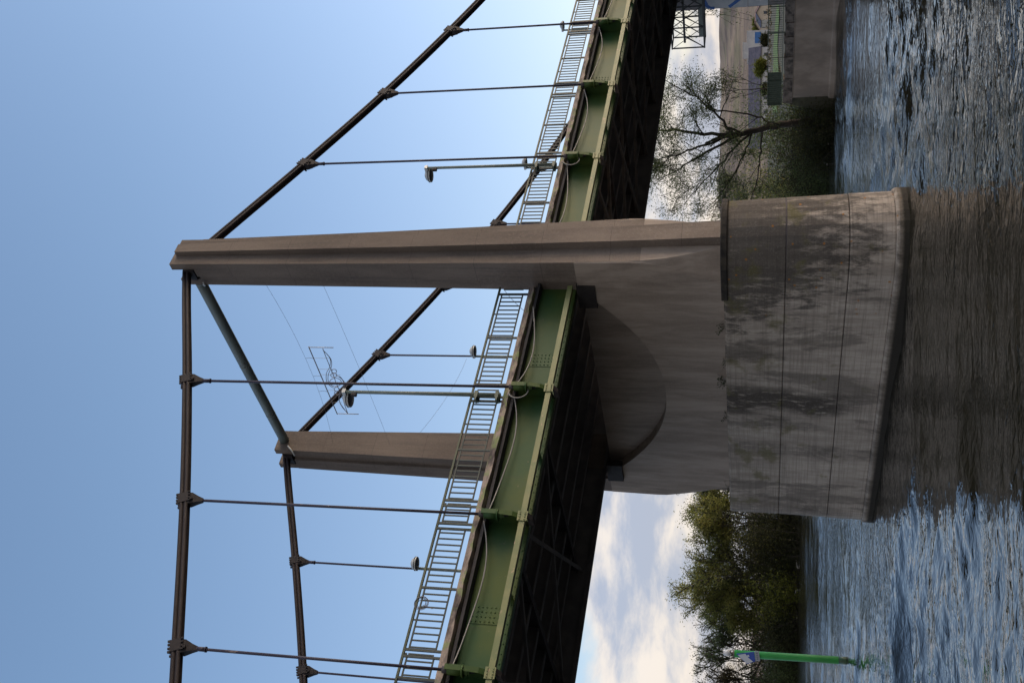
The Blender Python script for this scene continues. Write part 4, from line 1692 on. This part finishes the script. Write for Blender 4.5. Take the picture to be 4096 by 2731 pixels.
# the leaning willow beyond the pier: its main limbs follow the photo
def willow():
    rng = random.Random(21)
    t = thing('willow_tree', (37.9, 22.0, 1.2), 'sparse leaning willow with forked bare limbs beyond the quay end', 'tree')
    bark, tips = MB(), []
    def limb(pts, r0, r1, sub=2, side=1.6, n=5, nd=.8):
        pts = [Vector(p) for p in pts]
        fine = []
        for i in range(len(pts)-1):
            for s in range(4):
                q = pts[i].lerp(pts[i+1], s/4)
                fine.append(q+Vector((rng.gauss(0, .05), rng.gauss(0, .05), rng.gauss(0, .04))))
        fine.append(pts[-1])
        rs = [r0+(r1-r0)*i/(len(fine)-1) for i in range(len(fine))]
        bark.tube(fine, rs, 8, caps=False)
        for j in range(n):
            k = rng.randint(len(fine)//3, len(fine)-1)
            d = (fine[k]-fine[max(k-3, 0)]).normalized()
            d = (d+Vector((rng.gauss(0, nd), rng.gauss(0, nd), rng.gauss(0, nd*.7)))).normalized()
            grow(bark, tips, fine[k], d, side*rng.uniform(.6, 1.2), max(.02, rs[k]*.5), sub, rng, .65, .10, .12, .013, (2, 3))
        d = (pts[-1]-pts[-2]).normalized()
        grow(bark, tips, pts[-1], d, side, r1, sub, rng, .6, .1, .1, .013, (2, 3))
    trunk = [(37.9, 22.1, 1.0), (37.3, 21.9, 2.8), (36.8, 21.75, 4.4), (36.1, 21.8, 6.3), (35.8, 21.7, 7.2)]
    limb(trunk, .30, .17, 2, 1.4, 3)
    limb([(35.85, 21.72, 7.0), (35.5, 21.2, 9.0), (35.3, 20.7, 11.2), (35.2, 20.6, 13.0)], .15, .05, 3, 1.7, 9)
    limb([(35.9, 21.7, 6.9), (36.6, 20.6, 8.0), (37.5, 19.4, 9.6), (37.9, 18.6, 11.2)], .11, .035, 3, 1.5, 8)
    limb([(36.9, 21.7, 4.3), (37.1, 21.0, 5.2), (37.0, 20.2, 8.3), (37.5, 19.5, 9.3)], .085, .03, 3, 1.3, 5)
    limb([(36.0, 21.8, 6.6), (35.0, 22.1, 8.2), (34.0, 22.4, 9.8), (33.3, 22.8, 11.0)], .12, .04, 3, 1.7, 9)
    limb([(36.3, 21.9, 5.8), (35.2, 22.5, 7.0), (33.8, 23.2, 8.2), (32.7, 23.9, 9.4)], .10, .035, 3, 1.6, 9)
    limb([(35.9, 21.8, 7.0), (35.0, 22.0, 9.4), (34.2, 22.0, 11.0), (33.7, 22.1, 12.4)], .10, .035, 3, 1.6, 8)
    limb([(36.4, 21.9, 5.6), (35.2, 22.9, 6.2), (33.8, 24.0, 7.0), (32.6, 24.8, 8.0)], .07, .03, 3, 1.5, 7)
    limb([(36.6, 21.9, 5.0), (35.5, 23.0, 5.0), (34.3, 24.2, 5.2), (33.2, 25.2, 5.6)], .07, .03, 3, 1.4, 8)
    bark.build('trunk', M['bark'], t)
    lv = MB()
    leaf_cloud(lv, tips, .14, rng, 8, .38, .12)
    lv.build('crown', M['leaf_willow'], t)


willow()

tree('slender_tree', (38.9, 19.9, 3.4), [((38.9, 19.9, 3.4), (.02, -.05, 1), 2.6, .05), ((38.9, 19.8, 4.6), (-.2, -.4, 1), 2.2, .03)],
     'slender young tree with few leaves behind the quay railing', 'tree', 'leaf_willow', 5, 3, .16, 2, .18, spread=.4, upbias=.5)


def drooping_tree():
    rng = random.Random(77)
    t = thing('weeping_willow', (47.0, 14.5, 3.4), 'weeping willow whose drooping twigs hang beside the graffiti wall', 'tree')
    bark, tips = MB(), []
    bark.tube([(47, 14.5, 3.3), (46.9, 14.6, 6), (46.8, 14.8, 9), (46.6, 15, 12)], [.35, .3, .24, .15], 9)
    for j in range(46):
        a = rng.uniform(0, 6.28)
        R0 = rng.uniform(.8, 2.9)
        z0 = rng.uniform(9.5, 13.6)
        st = Vector((46.7, 14.8, rng.uniform(8, 11.8)))
        mid = Vector((46.7+R0*math.cos(a), 14.8+R0*math.sin(a), z0))
        bark.tube([st, st.lerp(mid, .5)+Vector((0, 0, .5)), mid], [.07, .045, .025], 5, caps=False)
        for q in range(3):
            p = mid+Vector((rng.gauss(0, .3), rng.gauss(0, .3), 0))
            pts = [p]
            L = rng.uniform(2.5, 5.0)
            dx, dy = .16*math.cos(a)+rng.gauss(0, .08), .16*math.sin(a)+rng.gauss(0, .08)
            for i in range(7):
                pts.append(pts[-1]+Vector((dx, dy, -L/7)))
            bark.tube(pts, .012, 4, caps=False)
            tips += pts[1:]
    bark.build('trunk', M['bark'], t)
    lv = MB()
    leaf_cloud(lv, tips, .20, rng, 4, .12, .5)
    lv.build('crown', M['leaf_willow'], t)


drooping_tree()


# shrubs: many twiggy stems from one root, leaf clumps on top
def shrub(x, y, h, w, label, mleaf, seed, leaf=.16, dens=1.0, group='bushes on the right bank', name='shrub', twigs=14, hi=0.25):
    rng = random.Random(seed)
    z = gz(x, y)
    t = thing(name, (x, y, z), label, 'bush', group)
    bark, tips = MB(), []
    for i in range(twigs):
        a = rng.uniform(0, 6.28)
        lean = rng.uniform(.1, .95)
        d = Vector((lean*math.cos(a), lean*math.sin(a), 1)).normalized()
        L = h*rng.uniform(.55, 1.0)
        pts = [Vector((x+rng.gauss(0, w*.18), y+rng.gauss(0, w*.18), z-.1))]
        for k in range(5):
            d = (d+Vector((rng.gauss(0, .13), rng.gauss(0, .13), -.05))).normalized()
            pts.append(pts[-1]+Vector((d.x*w/h*1.0, d.y*w/h*1.0, d.z))*(L/5))
        bark.tube(pts, [.035, .03, .025, .02, .014, .01], 4, caps=False)
        for k in range(1, 6):
            for _ in range(int(3*dens)):
                if pts[k].z-z > hi*h*rng.random():
                    tips.append(pts[k]+Vector((rng.gauss(0, .22*w/2), rng.gauss(0, .22*w/2), rng.gauss(0, .07*h))))
    bark.build('stems', M['bark'], t)
    lv = MB()
    leaf_cloud(lv, tips, leaf, rng, 8, .16*w/1.6, .02)
    lv.build('leaves', M[mleaf], t)


SHR = [(36.6, 21.6, 3.0, 2.6, 'leaf_dark'), (37.4, 23.0, 3.6, 3.0, 'leaf_dark'), (36.6, 24.2, 3.3, 2.6, 'leaf_dark'),
       (38.4, 25.2, 4.4, 3.4, 'leaf_dark'), (37.6, 26.8, 3.6, 3.2, 'leaf_willow'), (39.4, 28.0, 4.6, 3.6, 'leaf_dark'),
       (38.2, 29.6, 3.4, 3.0, 'leaf_dark'), (40.4, 31.6, 5.0, 3.8, 'leaf_willow'), (39.6, 34.0, 3.8, 3.2, 'leaf_dark'),
       (41.6, 24.0, 5.0, 3.4, 'leaf_willow'), (42.5, 28.5, 6.0, 3.8, 'leaf_willow'), (41.5, 37.5, 5.4, 4.0, 'leaf_dark'),
       (43.8, 33.5, 6.5, 4.0, 'leaf_olive')]
SHL = ['dark low bush pressed against the rounded quay end', 'dark bush at the foot of the leaning willow', 'dark waterside bush just past the willow foot',
       'tall dark bush behind the willow trunk', 'green bush with paler leaves over the dark waterline', 'broad dark bush midway to the pier nose',
       'low dark bush with bare twigs at the water near the pier nose', 'tall greenish bush beside the pier nose', 'dark bush half hidden by the pier nose',
       'green bush behind the quay end', 'tall leafy bush behind the waterside bushes', 'dark bush hidden mostly behind the pier', 'olive tall bush behind the pier nose']
for i, ((x, y, h, w, ml), lb) in enumerate(zip(SHR, SHL)):
    shrub(x, y, h*1.25, w*1.15, lb, ml, 100+i, leaf=.19, dens=2.0, twigs=20, hi=.15)
for i, (x, y, h, w, ml, lb) in enumerate(((38.6, 24.6, 4.0, 1.8, 'leaf_bright', 'yellow-green sprig among the dark waterside bushes'),)):
    shrub(x, y, h, w, lb, ml, 150+i, dens=.6)

# feathery trees standing just behind the pier nose
tree('bank_tree', (43.5, 37.0, 2.4), [((43.5, 37, 2.2), (-.1, .05, 1), 3.4, .16), ((43.3, 37.2, 3.6), (-.5, -.3, 1), 2.6, .1)],
     'small leafy tree rising behind the upper edge of the pier base', 'tree', 'leaf_willow', 31, 4, .22, 4, .3, spread=.65)


# trees of the far bank, upstream
FAR = [
    # x, y, height, limb count, leaf material, label, seed, depth, per
    (45.6, 99.6, 15.3, 7, 'leaf_olive', 'big rounded olive tree, tallest on the far bank beyond the pier', 41),
    (51.0, 96.0, 12.6, 5, 'leaf_olive', 'olive-green tree partly hidden by the pier on the far bank', 42),
    (43.6, 104.0, 9.6, 5, 'leaf_olive', 'olive tree sloping down beside the biggest far bank tree', 43),
    (57.0, 97.0, 12.5, 4, 'leaf_willow', 'thin-topped tree peeping past the pier shaft', 44),
    (41.8, 107.5, 11.6, 4, 'leaf_willow', 'airy dark-limbed tree with sky showing through, far bank middle', 45),
    (40.0, 112.0, 12.6, 4, 'leaf_willow', 'nearly bare feathery tree behind the green pile', 46),
    (37.2, 114.5, 11.4, 4, 'leaf_brown', 'brownish thin tree at the lower photo edge', 47),
    (34.0, 118.0, 12.2, 4, 'leaf_brown', 'pale brown feathery tree cut by the lower photo edge', 48),
    (45.0, 110.0, 11.5, 4, 'leaf_willow', 'grey-green hazy tree behind the airy far bank tree', 49),
]
for x, y, h, n, ml, lb, seed in FAR:
    rng = random.Random(seed)
    z = gz(x, y)
    dense = ml == 'leaf_olive'
    limbs = [((x, y, z-.2), (rng.gauss(0, .08), rng.gauss(0, .08), 1), h*.36, .26)]
    for i in range(n):
        a = 6.28*i/n+rng.uniform(-.4, .4)
        ln = rng.uniform(.25, .75)
        limbs.append(((x+.2*math.cos(a), y+.2*math.sin(a), z+h*rng.uniform(.14, .34)), (ln*math.cos(a), ln*math.sin(a), 1), h*.30, .14))
    tree('bank_tree', (x, y, z), limbs, lb, 'tree', ml, seed, 4, .31 if dense else .25, 15 if dense else 6, .46 if dense else .36,
         'trees on the far bank', .62, .12, 0.0, (2, 3), .05, z+h*.95)

FSH = [(52, 90.5, 5, 5, 'leaf_dark'), (49.5, 93.5, 4.5, 5, 'leaf_dark'), (46.5, 94.5, 6, 5, 'leaf_dark'), (44.5, 97.5, 5.5, 5, 'leaf_dark'),
       (43.2, 99.2, 6.5, 4.4, 'leaf_bright'), (41.2, 101.5, 5, 5, 'leaf_dark'), (39.8, 105, 5.5, 5, 'leaf_dark'), (37.8, 108, 5, 5, 'leaf_willow'),
       (36.2, 111.5, 5.5, 5, 'leaf_dark'), (33.5, 113.8, 5, 5, 'leaf_dark'), (43.5, 104.5, 7.5, 5, 'leaf_olive'), (48.5, 96.8, 5.6, 5, 'leaf_olive'),
       (40.5, 110.0, 7, 5, 'leaf_dark'), (36.5, 116.0, 6.5, 6, 'leaf_brown'), (30.0, 117.0, 5, 6, 'leaf_dark'), (54.5, 93.0, 7, 5, 'leaf_dark'),
       (51.0, 99.0, 5.2, 5, 'leaf_dark'), (46.5, 100.5, 5.0, 5, 'leaf_dark')]
FSL = ['dark bush at the waterline just left of the pier base', 'dark bank bush below the hidden olive tree', 'tall dark bush under the big rounded tree',
       'dark bush under the shoulder of the big rounded tree', 'bright yellow-green willow bush at the far waterline', 'dark bush beside the bright yellow-green one',
       'dark bush below the airy far bank tree', 'grey-green bush nearer the green pile', 'dark bush right behind the green pile', 'dark bush at the lower photo edge on the far bank',
       'olive bush high on the bank beside the bright one', 'olive bush filling the middle of the big tree mass', 'dark green bush behind the pile sign',
       'brownish bush behind the sign at the lower photo edge', 'dark bush cut by the lower photo edge', 'dark bush directly beyond the pier base edge',
       'dark thicket deep behind the biggest tree', 'dark thicket between the big tree and its lower neighbour']
for i, ((x, y, h, w, ml), lb) in enumerate(zip(FSH, FSL)):
    shrub(x, y, h*(1.7 if y < 102 and ml in ('leaf_dark', 'leaf_olive') else 1.15), w*1.3, lb, ml, 200+i, leaf=.30, dens=2.6, group='bushes on the far bank', twigs=20, hi=.08)


# mistletoe balls in the far trees
def mistletoe(x, y, z, r, label, seed):
    rng = random.Random(seed)
    mb = MB()
    for i in range(220):
        d = Vector((rng.gauss(0, 1), rng.gauss(0, 1), rng.gauss(0, 1))).normalized()
        leaf_cloud(mb, [Vector((x, y, z))+d*r*rng.random()**.4], .16, rng, 1, .03)
    tag(mb.build('mistletoe', M['leaf_dark']), label, 'mistletoe', 'mistletoe clumps in the far trees')


mistletoe(36.0, 112.6, 11.4, .85, 'round dark mistletoe ball next to the light box of the pile', 1)
mistletoe(38.2, 113.4, 13.2, .55, 'small round mistletoe ball high in the feathery tree', 2)

# reeds and undergrowth along the water's edge
ug = MB()
ru = random.Random(9)
def bankpts(i0, i1, n, off):
    for _ in range(n):
        k = ru.randint(i0, i1-1)
        (ax, ay), (bx, by) = BANK[k], BANK[k+1]
        t = ru.random()
        dx, dy = bx-ax, by-ay
        L = math.hypot(dx, dy)
        o = ru.uniform(*off)
        yield (ax+dx*t+dy/L*o, ay+dy*t-dx/L*o)
for (x, y) in bankpts(2, 9, 1500, (.6, 5.0)):
    leaf_cloud(ug, [(x, y, gz(x, y)+ru.uniform(.1, 1.5))], .34, ru, 5, .3)
tag(ug.build('undergrowth', M['leaf_dark']), 'dark tangled undergrowth along the river bank', 'undergrowth', kind='stuff')
mw = MB()
for _ in range(420):
    a, rr = R_(ru.uniform(52, 63)), ru.uniform(250, 440)
    x, y = CAM.x+rr*math.sin(a), CAM.y+rr*math.cos(a)
    leaf_cloud(mw, [(x, y, 3.4+abs(ru.gauss(0, .5)))], .8, ru, 4, .45)
tag(mw.build('field_hedges', M['leaf_brown']), 'olive-brown hedges and scrub below the far hill', 'hedges', kind='stuff')

# small weeds on the pier ledge
for i, (y, h, n) in enumerate(((2.1, .34, 9), (4.2, .16, 6), (5.2, .38, 14), (7.4, .22, 9), (12.4, .22, 9))):
    rw = random.Random(300+i)
    mb = MB()
    for _ in range(n):
        a = rw.uniform(0, 6.28)
        x0, y0 = -1.36+rw.gauss(0, .04), y+rw.gauss(0, .10)
        p = Vector((x0, y0, 6.05))
        tip = p+Vector((rw.gauss(0, .12), rw.gauss(0, .22), h*rw.uniform(.4, 1)))
        mb.tube([p, tip], .005, 3, caps=False)
        leaf_cloud(mb, [p.lerp(tip, .6), tip], .08, rw, 2, .03)
    tag(mb.build('weed', M['weed']), ['tall thin weed nearest the near tower leg on the pier ledge', 'smallest weed on the pier ledge', 'bushiest weed on the pier ledge below the bowl recess',
        'spreading weed at the middle of the pier ledge', 'weed on the pier ledge under the far tower leg'][i], 'weed', 'weeds on the pier ledge')
for i, (x, y) in enumerate(((.9, -1.6), (1.1, -1.1))):
    rw = random.Random(330+i)
    mb = MB()
    for _ in range(9):
        p = Vector((x+rw.gauss(0, .1), y+rw.gauss(0, .1), 6.1))
        tip = p+Vector((rw.gauss(0, .12), rw.gauss(0, .12), rw.uniform(.25, .62)))
        mb.tube([p, tip], .006, 3, caps=False)
        leaf_cloud(mb, [tip, p.lerp(tip, .7)], .07, rw, 2, .03)
    tag(mb.build('weed', M['leaf_brown']), ['dry brown stalks on the pier nose at the near leg foot', 'dry stalks at the outer rim of the pier nose'][i], 'weed', 'dry stalks on the pier nose')

# pale driftwood and stones at the far waterline
for i, (x, y, L, a) in enumerate(((36.0, 24.8, .8, .3), (36.4, 23.2, .4, 1.2), (43.9, 95.4, 1.6, .5), (42.0, 97.4, 1.3, 1.1), (40.0, 101.1, 1.8, .2))):
    mb = MB()
    rr = random.Random(400+i)
    pts = [Vector((x, y, .22))]
    for k in range(4):
        a += rr.gauss(0, .35)
        pts.append(pts[-1]+Vector((math.cos(a)*L/4, math.sin(a)*L/4, rr.uniform(-.03, .12))))
    mb.tube(pts, [.07, .08, .07, .05, .02], 6)
    tag(mb.build('driftwood', M['driftwood']), ['pale driftwood at the waterline close to the pier nose', 'small pale driftwood below the leaning willow', 'pale driftwood stick near the left end of the pier base',
        'pale driftwood below the biggest far tree', 'long pale driftwood by the bright bush'][i], 'driftwood', 'driftwood along the bank')


# ------------------------------------------------------------------ houses below the hill
def at(az, r):
    a = R_(az)
    return Vector((CAM.x+r*math.sin(a), CAM.y+r*math.cos(a), 0))


def house(az, r, w, dpt, z1, z2, wall, roof, label, turn=0.0, gable=True, wins=2, panel=None, z0=3.3):
    c = at(az, r)
    a = R_(az)+turn
    R = Vector((math.cos(a), -math.sin(a), 0))
    F = Vector((math.sin(a), math.cos(a), 0))
    P = lambda u, v, z: tuple(c+R*u+F*v+Vector((0, 0, z)))
    t = thing('house', (c.x, c.y, z0), label, 'building', 'buildings of the village below the hill')
    mb = MB()
    mb.hexa([P(-w/2, 0, z0), P(w/2, 0, z0), P(w/2, dpt, z0), P(-w/2, dpt, z0), P(-w/2, 0, z1), P(w/2, 0, z1), P(w/2, dpt, z1), P(-w/2, dpt, z1)])
    if gable:
        mb.poly([P(-w/2, 0, z1+.01), P(w/2, 0, z1+.01), P(0, 0, z2)])
        mb.poly([P(w/2, dpt, z1+.01), P(-w/2, dpt, z1+.01), P(0, dpt, z2)])
    wl = mb.build('wall', M[wall], t)
    rf = MB()
    if gable:
        o = .3
        for s in (-1, 1):
            q = [P(s*(w/2+o), -o, z1-.2), P(0, -o, z2+.05), P(0, dpt+o, z2+.05), P(s*(w/2+o), dpt+o, z1-.2)]
            q2 = [(p[0], p[1], p[2]+.22) for p in q]
            rf.loft([q, q2])
    elif z2 > z1+.05:
        q = [P(-w/2-.3, -.4, z1-.1), P(w/2+.3, -.4, z1-.1), P(w/2+.3, dpt/2, z2), P(-w/2-.3, dpt/2, z2)]
        rf.loft([q, [(p[0], p[1], p[2]+.25) for p in q]])
        q = [P(-w/2-.3, dpt/2, z2), P(w/2+.3, dpt/2, z2), P(w/2+.3, dpt+.4, z1-.1), P(-w/2-.3, dpt+.4, z1-.1)]
        rf.loft([q, [(p[0], p[1], p[2]+.25) for p in q]])
    else:
        rf.hexa([P(-w/2-.1, -.1, z1), P(w/2+.1, -.1, z1), P(w/2+.1, dpt+.1, z1), P(-w/2-.1, dpt+.1, z1), P(-w/2-.1, -.1, z1+.3), P(w/2+.1, -.1, z1+.3), P(w/2+.1, dpt+.1, z1+.3), P(-w/2-.1, dpt+.1, z1+.3)])
    rf.build('roof', M[roof], t)
    for i in range(wins):
        u = -w/2+w*(i+.5)/max(wins, 1)
        b = MB()
        zc = z1-1.5
        b.hexa([P(u-.5, -.06, zc-.6), P(u+.5, -.06, zc-.6), P(u+.5, .02, zc-.6), P(u-.5, .02, zc-.6), P(u-.5, -.06, zc+.6), P(u+.5, -.06, zc+.6), P(u+.5, .02, zc+.6), P(u-.5, .02, zc+.6)])
        b.build('window', M['window'], t)
    if panel:
        b = MB()
        u0, u1, za, zb = panel
        b.hexa([P(u0, -.10, za), P(u1, -.10, za), P(u1, .02, za), P(u0, .02, za), P(u0, -.10, zb), P(u1, -.10, zb), P(u1, .02, zb), P(u0, .02, zb)])
        b.build('blue_front', M['door_blue'], t)
    return t


pxaz = lambda y: 42.18+math.degrees(math.atan((1365.5-y)/FPX/math.cos(PITCH)*1.0))
house(57.75, 400, 5.0, 9, 11.2, 11.2, 'house_white', 'house_white', 'white house with a blue front below the hill', wins=0, gable=False, panel=(-1.9, 1.9, 6.6, 8.7))
house(54.75, 352, 31.0, 14, 6.3, 10.0, 'house_white', 'roof_dark', 'long white hall with a dark purple roof below the hill', gable=False, wins=7, z0=3.3)
house(57.15, 440, 6.2, 7, 13.4, 13.4, 'house_white', 'house_white', 'white flat-topped block above the long dark roof', gable=False, wins=0)
house(56.95, 446, 7.5, 7, 11.8, 11.8, 'house_white', 'house_white', 'lower white block joined below the flat-topped one', gable=False, wins=0)
house(58.45, 420, 6.0, 9, 7.2, 8.8, 'house_cream', 'roof_brown', 'cream house with brown roof beside the graffiti wall', turn=.5, wins=2)
house(58.95, 380, 5.0, 8, 6.6, 8.0, 'house_cream', 'roof_dark', 'cream house right at the graffiti wall edge', turn=-.3, wins=1)
house(52.3, 420, 10, 9, 8.2, 10.5, 'house_cream', 'roof_brown', 'cream house with brown roof seen through the willow', turn=.3, wins=2)

for i, (az, r, h, ml, lb) in enumerate(((58.2, 430, 8.5, 'leaf_bright', 'yellow-green tree beside the blue-fronted white house'), (56.3, 335, 5.2, 'leaf_bright', 'yellowish tree before the long dark roof'),
                                        (54.2, 430, 9.5, 'leaf_brown', 'brown tree above the long dark roof'), (52.7, 400, 9, 'leaf_olive', 'olive tree by the village end near the willow'),
                                        (55.2, 330, 2.6, 'leaf_dark', 'dark bush in front of the long white hall'), (57.6, 360, 3.2, 'leaf_dark', 'dark bush before the blue-fronted house'))):
    c = at(az, r)
    rng = random.Random(500+i)
    limbs = [((c.x, c.y, 3.2), (0, 0, 1), h*.35, .25)]
    for k in range(4):
        a = 1.57*k+rng.uniform(-.4, .4)
        limbs.append(((c.x, c.y, 3.2+h*.2), (.6*math.cos(a), .6*math.sin(a), 1), h*.3, .12))
    tree('village_tree', (c.x, c.y, 3.3), limbs, lb, 'tree', ml, 500+i, 3, .75, 7, .6, 'trees between the village houses', .65, .1, 0, (2, 3), .05)
